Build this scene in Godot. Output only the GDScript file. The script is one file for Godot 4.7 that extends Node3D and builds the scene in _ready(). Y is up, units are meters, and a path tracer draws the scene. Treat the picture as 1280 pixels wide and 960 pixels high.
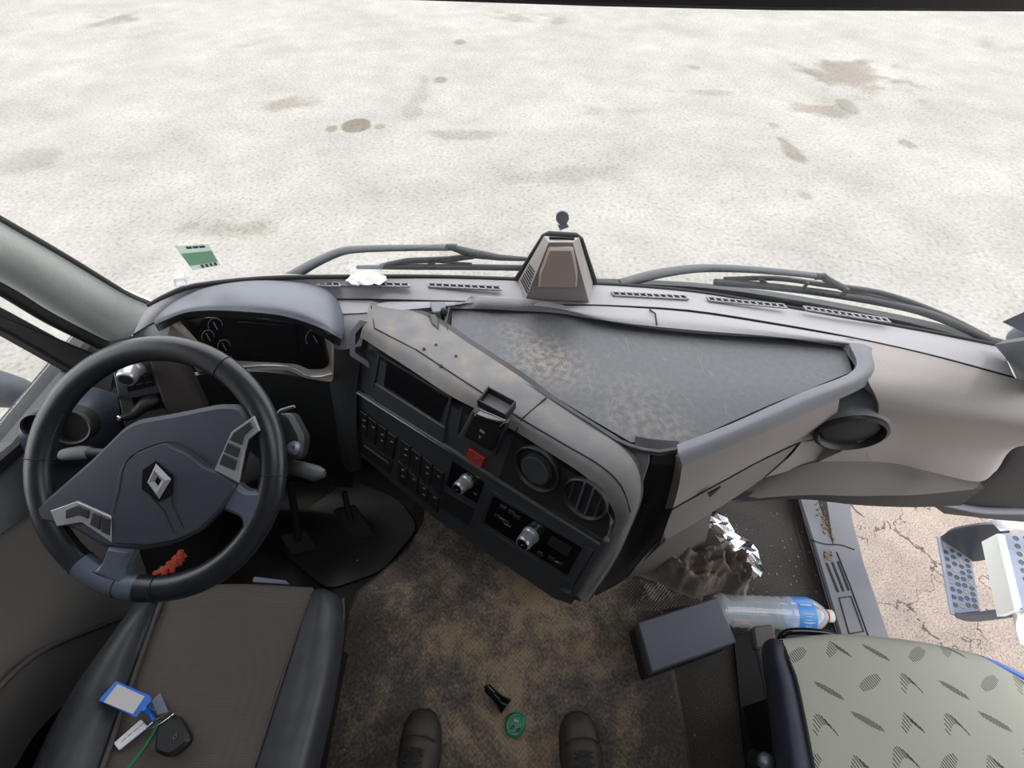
extends Node3D
# Lorry cab seen from between the seats. Metres, y up, floor at y = 0, the lorry's front towards -z.

const EYE := Vector3(0.0, 1.65, 0.0)
const PITCH := 50.0
const FOCAL := 600.0
var origins := {}
var used := {}
var mats := {}
var sg := 1
var rng := RandomNumberGenerator.new()

# ---------------------------------------------------------------- measuring helpers
func ray(u: float, v: float) -> Vector3:
	var s := sin(deg_to_rad(PITCH)); var c := cos(deg_to_rad(PITCH))
	var dx := u - 640.0; var dy := v - 480.0
	return Vector3(dx, -(s * FOCAL + c * dy), -(c * FOCAL - s * dy)) / FOCAL

func at_h(u: float, v: float, h: float) -> Vector3:
	var d := ray(u, v)
	return EYE + d * ((h - EYE.y) / d.y)

func at_d(u: float, v: float, dist: float) -> Vector3:
	var d := ray(u, v)
	return EYE + d * (-dist / d.z)

func at_x(u: float, v: float, x: float) -> Vector3:
	var d := ray(u, v)
	return EYE + d * (x / d.x)

func on(pl: Dictionary, u: float, v: float, off := 0.0) -> Vector3:
	var d := ray(u, v)
	var n: Vector3 = pl.n
	var p: Vector3 = pl.p + n * off
	return EYE + d * ((p - EYE).dot(n) / d.dot(n))

func plane3(a: Vector3, b: Vector3, c: Vector3) -> Dictionary:
	var n := (b - a).cross(c - a).normalized()
	if n.dot(EYE - a) < 0.0: n = -n
	return {"p": a, "n": n}

func glass_z(x: float, y: float) -> float:
	var q := x - 0.1
	var k := 0.237 if q > 0.0 else 0.13
	return 1.0 - k * q * q - 0.35 * (y - 0.88)

func on_glass(u: float, v: float, off := 0.0) -> Vector3:
	var d := ray(u, v)
	var lo := 0.3; var hi := 3.0
	for i in 40:
		var m := (lo + hi) * 0.5
		var p := EYE + d * m
		if -p.z < glass_z(p.x, p.y) + off: lo = m
		else: hi = m
	return EYE + d * lo

func outline(pl: Dictionary, pts: Array, off := 0.0) -> Array:
	var r := []
	for i in range(0, pts.size(), 2): r.append(on(pl, pts[i], pts[i + 1], off))
	return r

func hpts(h: float, pts: Array) -> Array:
	var r := []
	for i in range(0, pts.size(), 2): r.append(at_h(pts[i], pts[i + 1], h))
	return r

func hrow(pts: Array) -> Array:          # u, v, height triplets
	var r := []
	for i in range(0, pts.size(), 3): r.append(at_h(pts[i], pts[i + 1], pts[i + 2]))
	return r

func rounded(pts: Array, r: float, seg := 4) -> Array:
	var out := []
	var n := pts.size()
	for i in n:
		var p: Vector3 = pts[i]; var a: Vector3 = pts[(i + n - 1) % n]; var b: Vector3 = pts[(i + 1) % n]
		var ra: float = min(r, p.distance_to(a) * 0.45); var rb: float = min(r, p.distance_to(b) * 0.45)
		var s := p + (a - p).normalized() * ra; var e := p + (b - p).normalized() * rb
		for k in seg + 1:
			var t := float(k) / seg
			out.append(s.lerp(p, t).lerp(p.lerp(e, t), t))
	return out

# ---------------------------------------------------------------- mesh helpers
func mesh() -> SurfaceTool:
	var st := SurfaceTool.new()
	st.begin(Mesh.PRIMITIVE_TRIANGLES)
	return st

func vtx(st: SurfaceTool, p: Vector3, uv := Vector2.ZERO) -> void:
	st.set_uv(uv)
	st.add_vertex(p)

func tri(st: SurfaceTool, a: Vector3, b: Vector3, c: Vector3) -> void:
	vtx(st, a, Vector2(a.x, a.z)); vtx(st, b, Vector2(b.x, b.z)); vtx(st, c, Vector2(c.x, c.z))

func quad(st: SurfaceTool, a: Vector3, b: Vector3, c: Vector3, d: Vector3) -> void:
	tri(st, a, b, c); tri(st, a, c, d)

func smooth(st: SurfaceTool) -> void:
	sg += 1
	st.set_smooth_group(sg)

func flat(st: SurfaceTool) -> void:
	st.set_smooth_group(-1)

func cat(a: Vector3, b: Vector3, c: Vector3, d: Vector3, t: float) -> Vector3:
	return b.cubic_interpolate(c, a, d, t)

func refine(row: Array, k: int) -> Array:
	var out := []
	var n := row.size()
	for i in n - 1:
		var a: Vector3 = row[i - 1] if i > 0 else 2.0 * row[0] - row[1]
		var d: Vector3 = row[i + 2] if i + 2 < n else 2.0 * row[n - 1] - row[n - 2]
		for j in k: out.append(cat(a, row[i], row[i + 1], d, float(j) / k))
	out.append(row[n - 1])
	return out

func fine(grid: Array, ku: int, kv: int) -> Array:
	var rows := []
	for r in grid: rows.append(refine(r, ku))
	var cols: int = rows[0].size()
	var out := []
	var cc := []
	for j in cols:
		var c := []
		for r in rows: c.append(r[j])
		cc.append(refine(c, kv))
	for i in cc[0].size():
		var r := []
		for j in cols: r.append(cc[j][i])
		out.append(r)
	return out

# grid surface; thick > 0 gives it a back face and a rim (away from the eye)
func sheet(st: SurfaceTool, g: Array, thick := 0.0, away := Vector3.ZERO) -> void:
	var nr := g.size(); var nc: int = g[0].size()
	var turn := false
	var mid: Vector3 = g[nr / 2][nc / 2]
	var nn: Vector3 = (g[min(nr / 2 + 1, nr - 1)][nc / 2] - g[max(nr / 2 - 1, 0)][nc / 2]).cross(g[nr / 2][min(nc / 2 + 1, nc - 1)] - g[nr / 2][max(nc / 2 - 1, 0)])
	if nn.dot(EYE - mid) > 0.0: turn = true
	smooth(st)
	for i in nr - 1:
		for j in nc - 1:
			var a: Vector3 = g[i][j]; var b: Vector3 = g[i][j + 1]; var c: Vector3 = g[i + 1][j + 1]; var d: Vector3 = g[i + 1][j]
			if turn: quad(st, a, b, c, d)
			else: quad(st, a, d, c, b)
	if thick <= 0.0: return
	var back := []
	for i in nr:
		var r := []
		for j in nc:
			var n := away
			if n == Vector3.ZERO:
				n = (g[min(i + 1, nr - 1)][j] - g[max(i - 1, 0)][j]).cross(g[i][min(j + 1, nc - 1)] - g[i][max(j - 1, 0)]).normalized()
				if turn: n = -n
			r.append(g[i][j] + n * thick)
		back.append(r)
	smooth(st)
	for i in nr - 1:
		for j in nc - 1:
			var a: Vector3 = back[i][j]; var b: Vector3 = back[i][j + 1]; var c: Vector3 = back[i + 1][j + 1]; var d: Vector3 = back[i + 1][j]
			if turn: quad(st, a, d, c, b)
			else: quad(st, a, b, c, d)
	var loop := []
	for j in nc: loop.append([0, j])
	for i in range(1, nr): loop.append([i, nc - 1])
	for j in range(nc - 2, -1, -1): loop.append([nr - 1, j])
	for i in range(nr - 2, 0, -1): loop.append([i, 0])
	flat(st)
	for k in loop.size():
		var p = loop[k]; var q = loop[(k + 1) % loop.size()]
		var a: Vector3 = g[p[0]][p[1]]; var b: Vector3 = g[q[0]][q[1]]; var c: Vector3 = back[q[0]][q[1]]; var d: Vector3 = back[p[0]][p[1]]
		if turn: quad(st, b, a, d, c)
		else: quad(st, a, b, c, d)

func inset(p2: PackedVector2Array, b: float) -> PackedVector2Array:
	var out := PackedVector2Array()
	var n := p2.size()
	var area := 0.0
	for i in n: area += p2[i].cross(p2[(i + 1) % n])
	var s := 1.0 if area > 0.0 else -1.0
	for i in n:
		var e1 := (p2[i] - p2[(i + n - 1) % n]).normalized(); var e2 := (p2[(i + 1) % n] - p2[i]).normalized()
		var n1 := Vector2(-e1.y, e1.x) * s; var n2 := Vector2(-e2.y, e2.x) * s
		var m := n1 + n2
		var l: float = max(m.length_squared(), 0.3)
		out.append(p2[i] + m * (2.0 * b / l))
	return out

# flat polygon with thickness: pts lie on the back plane, the front stands h along n
func plate(st: SurfaceTool, pts: Array, n: Vector3, h: float, bevel := 0.0) -> void:
	var ex: Vector3 = (pts[1] - pts[0]).normalized()
	ex = (ex - n * ex.dot(n)).normalized()
	var ey := n.cross(ex)
	var o: Vector3 = pts[0]
	var p2 := PackedVector2Array()
	for p in pts: p2.append(Vector2((p - o).dot(ex), (p - o).dot(ey)))
	var area := 0.0
	for i in p2.size(): area += p2[i].cross(p2[(i + 1) % p2.size()])
	if area < 0.0: p2.reverse()
	var q2 := inset(p2, bevel) if bevel > 0.0 else p2
	var idx := Geometry2D.triangulate_polygon(p2)
	var up := func(q: Vector2, k: float) -> Vector3: return o + ex * q.x + ey * q.y + n * k
	flat(st)
	for t in range(0, idx.size(), 3):
		var a := idx[t]; var b := idx[t + 1]; var c := idx[t + 2]
		if (p2[b] - p2[a]).cross(p2[c] - p2[a]) < 0.0:
			var w := b; b = c; c = w
		tri(st, up.call(q2[a], h), up.call(q2[c], h), up.call(q2[b], h))
		tri(st, up.call(p2[a], 0.0), up.call(p2[b], 0.0), up.call(p2[c], 0.0))
	var m := p2.size()
	for i in m:
		var j := (i + 1) % m
		quad(st, up.call(p2[i], 0.0), up.call(p2[i], h - bevel), up.call(p2[j], h - bevel), up.call(p2[j], 0.0))
		if bevel > 0.0:
			quad(st, up.call(p2[i], h - bevel), up.call(q2[i], h), up.call(q2[j], h), up.call(p2[j], h - bevel))

# frame: a closed outline with an opening of a given width
func ring_plate(st: SurfaceTool, pts: Array, n: Vector3, h: float, width: float) -> void:
	var ex: Vector3 = (pts[1] - pts[0]).normalized(); ex = (ex - n * ex.dot(n)).normalized()
	var ey := n.cross(ex); var o: Vector3 = pts[0]
	var p2 := PackedVector2Array()
	for p in pts: p2.append(Vector2((p - o).dot(ex), (p - o).dot(ey)))
	var area := 0.0
	for i in p2.size(): area += p2[i].cross(p2[(i + 1) % p2.size()])
	if area < 0.0: p2.reverse()
	var q2 := inset(p2, width)
	var up := func(q: Vector2, k: float) -> Vector3: return o + ex * q.x + ey * q.y + n * k
	flat(st)
	for i in p2.size():
		var j := (i + 1) % p2.size()
		quad(st, up.call(p2[i], h), up.call(q2[i], h), up.call(q2[j], h), up.call(p2[j], h))
		quad(st, up.call(p2[i], 0.0), up.call(p2[i], h), up.call(p2[j], h), up.call(p2[j], 0.0))
		quad(st, up.call(q2[i], h), up.call(q2[i], 0.0), up.call(q2[j], 0.0), up.call(q2[j], h))

func bx(st: SurfaceTool, c: Vector3, s: Vector3, b := Basis.IDENTITY, bevel := 0.004) -> void:
	var y: Vector3 = b.y.normalized()
	var pts := []
	for q in [[-1, -1], [1, -1], [1, 1], [-1, 1]]: pts.append(c - y * s.y * 0.5 + b.x * (q[0] * s.x * 0.5) + b.z * (q[1] * s.z * 0.5))
	plate(st, pts, y, s.y, bevel)

func span(st: SurfaceTool, lo: Vector3, hi: Vector3, bevel := 0.0) -> void:
	bx(st, (lo + hi) * 0.5, hi - lo, Basis.IDENTITY, bevel)

func tube(st: SurfaceTool, pts: Array, r, seg := 10, squash := 1.0, side := Vector3.ZERO) -> void:
	var n := pts.size()
	var rings := []
	var up := Vector3(0.13, 0.97, 0.21).normalized() if side == Vector3.ZERO else side
	for i in n:
		var t: Vector3 = (pts[min(i + 1, n - 1)] - pts[max(i - 1, 0)]).normalized()
		var x := up.cross(t).normalized(); var y := t.cross(x)
		var rad: float = r[i] if r is Array else r
		var ring := []
		for k in seg:
			var a := TAU * k / seg
			ring.append(pts[i] + x * cos(a) * rad + y * sin(a) * rad * squash)
		rings.append(ring)
	smooth(st)
	for i in n - 1:
		for k in seg:
			quad(st, rings[i][k], rings[i + 1][k], rings[i + 1][(k + 1) % seg], rings[i][(k + 1) % seg])
	flat(st)
	for k in range(1, seg - 1):
		tri(st, rings[0][0], rings[0][k], rings[0][k + 1])
		tri(st, rings[n - 1][0], rings[n - 1][k + 1], rings[n - 1][k])

func axes(a: Vector3) -> Basis:
	var y := a.normalized()
	var x := y.cross(Vector3(0.31, 0.2, 0.93)).normalized()
	return Basis(x, y, x.cross(y))

func lathe(st: SurfaceTool, o: Vector3, axis: Vector3, prof: Array, seg := 24, soft := false) -> void:   # prof: [radius, along]
	var b := axes(axis)
	if soft: smooth(st)
	for i in prof.size() - 1:
		if not soft: smooth(st)
		for k in seg:
			var a0 := TAU * k / seg; var a1 := TAU * (k + 1) / seg
			var d0 := b.x * cos(a0) + b.z * sin(a0); var d1 := b.x * cos(a1) + b.z * sin(a1)
			var p: Array = prof[i]; var q: Array = prof[i + 1]
			var pa: Vector3 = o + d0 * p[0] + b.y * p[1]; var pb: Vector3 = o + d1 * p[0] + b.y * p[1]
			var qa: Vector3 = o + d0 * q[0] + b.y * q[1]; var qb: Vector3 = o + d1 * q[0] + b.y * q[1]
			if p[0] > 1e-5: tri(st, pa, pb, qb if q[0] > 1e-5 else qa)
			if q[0] > 1e-5: tri(st, pa, qb, qa)

func build(st: SurfaceTool, called: String, material: Material, parent: Node = null) -> MeshInstance3D:
	st.generate_normals()
	var a := st.commit_to_arrays()
	var v: PackedVector3Array = a[Mesh.ARRAY_VERTEX]
	var lo := v[0]; var hi := v[0]
	for p in v:
		lo = lo.min(p); hi = hi.max(p)
	var base := Vector3((lo.x + hi.x) * 0.5, lo.y, (lo.z + hi.z) * 0.5)
	for i in v.size(): v[i] -= base
	a[Mesh.ARRAY_VERTEX] = v
	var m := ArrayMesh.new()
	m.add_surface_from_arrays(Mesh.PRIMITIVE_TRIANGLES, a)
	m.surface_set_material(0, material)
	var o := MeshInstance3D.new()
	o.mesh = m
	var host: Node = parent if parent else self
	var org: Vector3 = origins.get(host, Vector3.ZERO)
	o.position = base - org
	origins[o] = base
	name_it(o, called, host)
	return o

func name_it(o: Node, called: String, host: Node) -> void:
	var key := str(host.get_instance_id()) + called
	var k: int = used.get(key, 0)
	used[key] = k + 1
	o.name = called if k == 0 else "%s_%03d" % [called, k]
	host.add_child(o, true)

func thing(called: String, label: String, category: String, base := Vector3.ZERO, group := "") -> Node3D:
	var o := Node3D.new()
	o.position = base
	origins[o] = base
	name_it(o, called, self)
	return tag(o, label, category, group)

func tag(o: Node3D, label: String, category: String, group := "") -> Node3D:
	o.set_meta("label", label); o.set_meta("category", category)
	if group: o.set_meta("group", group)
	return o

func struct(o: Node3D, label: String, category: String) -> Node3D:
	o.set_meta("kind", "structure")
	return tag(o, label, category)

# ---------------------------------------------------------------- materials
func noise(s: int, freq: float, oct := 4, size := 512, kind := FastNoiseLite.TYPE_SIMPLEX_SMOOTH) -> Image:
	var n := FastNoiseLite.new()
	n.seed = s; n.frequency = freq; n.noise_type = kind; n.fractal_octaves = oct
	if kind == FastNoiseLite.TYPE_CELLULAR:
		n.cellular_return_type = FastNoiseLite.RETURN_DISTANCE2_SUB
		n.fractal_type = FastNoiseLite.FRACTAL_NONE
	return n.get_seamless_image(size, size)

func tones(im: Image, stops: Array) -> ImageTexture:       # grey noise -> colours; stops: [position, Color]
	var lut := PackedByteArray(); lut.resize(768)
	for i in 256:
		var t := i / 255.0
		var c: Color = stops[0][1]
		for k in stops.size() - 1:
			if t >= stops[k][0]: c = stops[k][1].lerp(stops[k + 1][1], clampf((t - stops[k][0]) / max(stops[k + 1][0] - stops[k][0], 1e-4), 0.0, 1.0))
		lut[i * 3] = int(c.r * 255); lut[i * 3 + 1] = int(c.g * 255); lut[i * 3 + 2] = int(c.b * 255)
	im.convert(Image.FORMAT_L8)
	var d := im.get_data()
	var out := PackedByteArray(); out.resize(d.size() * 3)
	for i in d.size():
		var g := d[i] * 3
		out[i * 3] = lut[g]; out[i * 3 + 1] = lut[g + 1]; out[i * 3 + 2] = lut[g + 2]
	return ImageTexture.create_from_image(Image.create_from_data(im.get_width(), im.get_height(), false, Image.FORMAT_RGB8, out))

func grey(c: float) -> Color: return Color(c, c, c)
func rgb(r: int, g: int, b: int) -> Color: return Color8(r, g, b)

func mat(called: String, c: Color, rough := 0.6, metal := 0.0) -> StandardMaterial3D:
	var m := StandardMaterial3D.new()
	m.resource_name = called; m.albedo_color = c; m.roughness = rough; m.metallic = metal
	mats[called] = m
	return m

func textured(m: StandardMaterial3D, tex: Texture2D, scale: float, bump: Texture2D = null, depth := 0.0) -> StandardMaterial3D:
	m.albedo_texture = tex
	m.uv1_triplanar = true; m.uv1_world_triplanar = true
	m.uv1_scale = Vector3.ONE * scale
	if bump:
		m.heightmap_enabled = true; m.heightmap_texture = bump; m.heightmap_scale = depth
	return m

func make_materials() -> void:
	var grain_im := noise(3, 0.12, 3)
	var grain := ImageTexture.create_from_image(grain_im.duplicate())
	var grain_c := tones(grain_im.duplicate(), [[0.0, grey(0.86)], [0.5, grey(0.95)], [1.0, grey(1.0)]])
	var soft_c := tones(noise(8, 0.012, 5), [[0.0, grey(0.8)], [0.45, grey(0.9)], [0.75, grey(1.0)], [1.0, grey(1.0)]])
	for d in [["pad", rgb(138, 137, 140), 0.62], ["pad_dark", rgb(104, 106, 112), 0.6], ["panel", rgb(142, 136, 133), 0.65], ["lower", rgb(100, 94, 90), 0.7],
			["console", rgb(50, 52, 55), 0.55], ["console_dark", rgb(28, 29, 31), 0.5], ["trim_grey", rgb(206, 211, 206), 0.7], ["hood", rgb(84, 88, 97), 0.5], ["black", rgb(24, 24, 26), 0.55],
			["hub", rgb(48, 54, 65), 0.5], ["column", rgb(50, 49, 50), 0.6], ["post", rgb(74, 69, 67), 0.75], ["sill", rgb(98, 99, 105), 0.6], ["lid", rgb(92, 95, 106), 0.5], ["door_trim", rgb(104, 101, 97), 0.85], ["panel_warm", rgb(168, 152, 142), 0.7]]:
		textured(mat(d[0], d[1], d[2]), grain_c, 5.0, grain, 0.02)
	var dust_c := tones(noise(21, 0.02, 6), [[0.0, rgb(88, 88, 90)], [0.45, rgb(99, 98, 98)], [0.7, rgb(106, 102, 98)], [1.0, rgb(128, 117, 105)]])
	textured(mat("cover", Color.WHITE, 0.7), dust_c, 1.1, grain, 0.02)
	var tm := mat("tray", Color.WHITE, 0.42)
	tm.albedo_texture = tray_texture()
	tm.uv1_scale = Vector3(1, 1, 1)
	var knurl := Image.create(128, 128, false, Image.FORMAT_L8)
	for y in 128:
		for x in 128:
			var k := 0.5 + 0.25 * (sin(TAU * (x + y) / 16.0) + sin(TAU * (x - y) / 16.0))
			knurl.set_pixel(x, y, grey(k))
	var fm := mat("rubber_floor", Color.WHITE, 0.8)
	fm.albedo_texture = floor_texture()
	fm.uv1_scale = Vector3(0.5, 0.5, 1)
	var carpet_c := tones(noise(51, 0.3, 2), [[0.0, rgb(30, 27, 26)], [0.5, rgb(58, 53, 51)], [0.8, rgb(84, 77, 72)], [1.0, rgb(120, 108, 96)]])
	textured(mat("carpet", Color.WHITE, 0.95), carpet_c, 1.6, ImageTexture.create_from_image(noise(51, 0.3, 2)), 0.2)
	var leather := mat("leather", rgb(26, 30, 37), 0.36)
	textured(leather, soft_c, 3.0, ImageTexture.create_from_image(noise(61, 0.16, 2, 512, FastNoiseLite.TYPE_CELLULAR)), 0.02)
	textured(mat("spoke", rgb(84, 91, 106), 0.38), grain_c, 5.0)
	var weave := Image.create(256, 256, false, Image.FORMAT_L8)
	for y in 256:
		for x in 256:
			var k := 0.55 + 0.3 * sin(TAU * y / 8.0) + 0.15 * sin(TAU * (x + (8 if (y / 8) % 2 else 0)) / 16.0)
			weave.set_pixel(x, y, grey(clampf(k, 0.0, 1.0)))
	var seat_c := tones(weave.duplicate(), [[0.0, rgb(62, 57, 53)], [1.0, rgb(104, 97, 90)]])
	textured(mat("seat_cloth", Color.WHITE, 0.95), seat_c, 14.0, ImageTexture.create_from_image(weave), 0.06)
	textured(mat("seat_leather", rgb(52, 54, 60), 0.5), soft_c, 3.0)
	textured(mat("navy", rgb(40, 44, 60), 0.55), soft_c, 3.0)
	textured(mat("grid_mesh", rgb(38, 36, 40), 0.7), tones(knurl.duplicate(), [[0.0, grey(0.3)], [0.5, grey(0.75)], [1.0, grey(1.0)]]), 12.0)
	textured(mat("ribbed", rgb(126, 120, 117), 0.7), tones(knurl.duplicate(), [[0.0, grey(0.6)], [0.5, grey(0.9)], [1.0, grey(1.0)]]), 20.0)
	mat("gloss_black", rgb(13, 14, 17), 0.12)
	mat("screen", rgb(10, 11, 14), 0.3)
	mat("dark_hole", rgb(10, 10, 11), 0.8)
	mat("chrome", rgb(205, 207, 212), 0.12, 1.0)
	mat("silver", rgb(172, 174, 178), 0.32, 0.6)
	mat("warm_silver", rgb(196, 186, 174), 0.35, 0.4)
	mat("steel", rgb(120, 126, 134), 0.4, 0.7)
	mat("white", rgb(226, 228, 232), 0.5)
	mat("paper", rgb(224, 228, 236), 0.85)
	mat("red", rgb(150, 40, 32), 0.5)
	mat("orange_red", rgb(172, 66, 48), 0.7)
	mat("blue", rgb(28, 104, 206), 0.4)
	mat("label_blue", rgb(64, 138, 212), 0.35)
	mat("label_white", rgb(196, 196, 192), 0.6)
	mat("icon", rgb(110, 112, 114), 0.6)
	mat("gauge_mark", rgb(120, 122, 126), 0.5)
	mat("rubber", rgb(22, 23, 25), 0.75)
	mat("wiper", rgb(26, 31, 32), 0.6)
	mat("wiper_arm", rgb(50, 54, 57), 0.5)
	mat("foil", rgb(225, 226, 230), 0.22, 1.0)
	mat("foil_brown", rgb(84, 58, 46), 0.5, 0.2)
	mat("green_plastic", rgb(16, 120, 78), 0.3)
	mat("green_cord", rgb(24, 110, 70), 0.5)
	mat("tread_grey", rgb(112, 119, 134), 0.55, 0.1)
	mat("step_dark", rgb(58, 62, 72), 0.5)
	mat("blue_gloss", rgb(46, 92, 168), 0.3)
	mat("boot_sole", rgb(34, 32, 31), 0.85)
	textured(mat("boot", rgb(66, 60, 56), 0.6), soft_c, 5.0)
	mat("lace", rgb(40, 37, 35), 0.9)
	mat("crumb", rgb(140, 130, 116), 0.8)
	mat("crumb_dark", rgb(112, 84, 54), 0.9)
	var pane := mat("pane", Color(0.93, 0.97, 0.96, 0.035), 0.02)
	pane.transparency = BaseMaterial3D.TRANSPARENCY_ALPHA; pane.metallic_specular = 0.5
	var clear := mat("clear_plastic", Color(0.86, 0.9, 0.93, 0.3), 0.08)
	clear.transparency = BaseMaterial3D.TRANSPARENCY_ALPHA
	var thin := mat("clear_thin", Color(0.9, 0.9, 0.92, 0.28), 0.15)
	thin.transparency = BaseMaterial3D.TRANSPARENCY_ALPHA
	var film := mat("sticker_green", Color(0.5, 0.74, 0.58, 0.6), 0.4)
	film.transparency = BaseMaterial3D.TRANSPARENCY_ALPHA
	var film2 := mat("sticker_pale", Color(0.85, 0.95, 0.9, 0.45), 0.4)
	film2.transparency = BaseMaterial3D.TRANSPARENCY_ALPHA
	# cloth of the rag and its striped end
	textured(mat("rag", rgb(120, 109, 99), 0.95), soft_c, 6.0)
	var stripe := Image.create(64, 64, false, Image.FORMAT_RGB8)
	for y in 64:
		for x in 64: stripe.set_pixel(x, y, rgb(158, 142, 124) if (x + y) % 16 < 5 else rgb(56, 51, 48))
	textured(mat("rag_striped", Color.WHITE, 0.95), ImageTexture.create_from_image(stripe), 22.0)
	# printed seat fabric: broken bands of slanting dark strokes on grey green cloth
	var pr := Image.create(768, 768, false, Image.FORMAT_RGB8)
	rng.seed = 5
	for y in 768:
		for x in 768:
			var k := rng.randf_range(-6, 6) + (4.0 if (x / 2 + y / 2) % 2 else -4.0)
			pr.set_pixel(x, y, rgb(int(142 + k), int(142 + k), int(130 + k)))
	var motifs := [[0, 0], [256, 20], [512, -10], [110, 190], [370, 210], [630, 180], [10, 390], [260, 400], [520, 370], [130, 580], [390, 590], [640, 560]]
	for mi in motifs.size():
		var o := Vector2(motifs[mi][0], motifs[mi][1])
		var kind := mi % 4
		var count := 9 + mi % 3
		for i in count:
			var t := float(i) / (count - 1)
			var cy: float = [62.0 + 70.0 * t, 118.0 - 62.0 * t, 60.0 + 58.0 * absf(2.0 * t - 1.0), 120.0 - 66.0 * sin(PI * t)][kind]
			var half := 12.0 + 16.0 * sin(PI * (t * 0.8 + 0.1))
			var cx := 14.0 + i * 13.0
			for q in range(int(-half), int(half)):
				for w in 6:
					pr.set_pixel(posmod(int(o.x + cx + q * 0.45 + w), 768), posmod(int(o.y + cy + q), 768), rgb(40, 39, 39))
	var print_m := mat("print_cloth", Color.WHITE, 0.95)
	print_m.albedo_texture = ImageTexture.create_from_image(pr)
	print_m.uv1_scale = Vector3.ONE * 3.9

func tray_texture() -> ImageTexture:       # 1 m square: dark plastic with dust, crumbs and scratches
	var b := noise(35, 0.05, 5, 1024); b.convert(Image.FORMAT_L8)
	var c := noise(36, 0.4, 2, 1024); c.convert(Image.FORMAT_L8)
	var db := b.get_data(); var dc := c.get_data()
	var im := Image.create(1024, 1024, false, Image.FORMAT_RGB8)
	rng.seed = 36
	var spots := []
	for q in [[665, 440, .09, .6], [700, 460, .10, .5], [795, 520, .13, .42], [640, 410, .05, .4], [850, 540, .05, .3]]:
		var p := at_h(q[0], q[1], 0.87)
		spots.append([p.x, p.z, q[2], q[3]])
	for y in 1024:
		for x in 1024:
			var i := y * 1024 + x
			var px := x / 1024.0; var pz := y / 1024.0 - 1.0
			if px > 0.85: px -= 1.0
			var md := db[i] / 255.0; var hi := dc[i] / 255.0
			var d := 0.0
			for k in spots: d += k[3] * clampf(1.0 - Vector2((px - k[0]), (pz - k[1])).length() / k[2], 0, 1)
			d = clampf(d * clampf(1.6 * md - 0.35, 0, 1) * clampf(2.2 * hi - 0.5, 0, 1) * 2.0, 0, 0.75)
			var g := 0.255 + (md - 0.5) * 0.05 + (hi - 0.5) * 0.03
			if rng.randf() < 0.0006: g = 0.6
			im.set_pixel(x, y, Color(lerpf(g, 0.56, d), lerpf(g * 1.02, 0.49, d), lerpf(g * 1.09, 0.42, d)))
	for k in 60:
		var p := at_h(rng.randf_range(620, 930), rng.randf_range(410, 545), 0.87)
		var dir := Vector2.from_angle(rng.randf_range(0.9, 2.3))
		var len := rng.randf_range(8, 46); var l := rng.randf_range(0.3, 0.42)
		for t in int(len):
			im.set_pixel(posmod(int(p.x * 1024 + dir.x * t), 1024), clampi(int((p.z + 1.0) * 1024 + dir.y * t + 0.004 * t * t), 0, 1023), Color(l * 1.06, l, l * 0.92))
	return ImageTexture.create_from_image(im)

func floor_texture() -> ImageTexture:      # 2 m square: dark studded rubber, sandy dirt trodden in, plus daylight painted over the middle
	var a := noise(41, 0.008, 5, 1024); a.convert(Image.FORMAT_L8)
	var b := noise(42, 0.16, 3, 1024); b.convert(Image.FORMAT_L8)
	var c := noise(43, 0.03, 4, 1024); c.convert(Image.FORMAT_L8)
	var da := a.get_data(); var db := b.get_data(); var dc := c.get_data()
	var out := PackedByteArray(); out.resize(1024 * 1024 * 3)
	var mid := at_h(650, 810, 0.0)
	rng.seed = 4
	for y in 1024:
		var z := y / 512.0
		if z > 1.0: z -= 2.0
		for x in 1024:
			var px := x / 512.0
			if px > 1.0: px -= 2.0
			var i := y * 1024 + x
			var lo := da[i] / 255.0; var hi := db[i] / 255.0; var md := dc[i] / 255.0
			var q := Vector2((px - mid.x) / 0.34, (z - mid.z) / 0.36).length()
			var dirt_and_light := clampf(1.05 - q * 0.75 + (lo - 0.5) * 1.2 + (md - 0.5) * 0.9 + (hi - 0.5) * 0.7, 0.0, 1.0)
			dirt_and_light *= 0.8 + 0.35 * (sin(x * 0.9) * sin(y * 0.9)) * 0.5
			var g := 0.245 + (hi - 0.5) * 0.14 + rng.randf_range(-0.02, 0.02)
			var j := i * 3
			out[j] = int(clampf(lerpf(g * 1.1, 0.63, dirt_and_light * 0.85), 0, 1) * 255); out[j + 1] = int(clampf(lerpf(g * 0.99, 0.545, dirt_and_light * 0.85), 0, 1) * 255); out[j + 2] = int(clampf(lerpf(g * 0.9, 0.435, dirt_and_light * 0.85), 0, 1) * 255)
	return ImageTexture.create_from_image(Image.create_from_data(1024, 1024, false, Image.FORMAT_RGB8, out))

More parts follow.
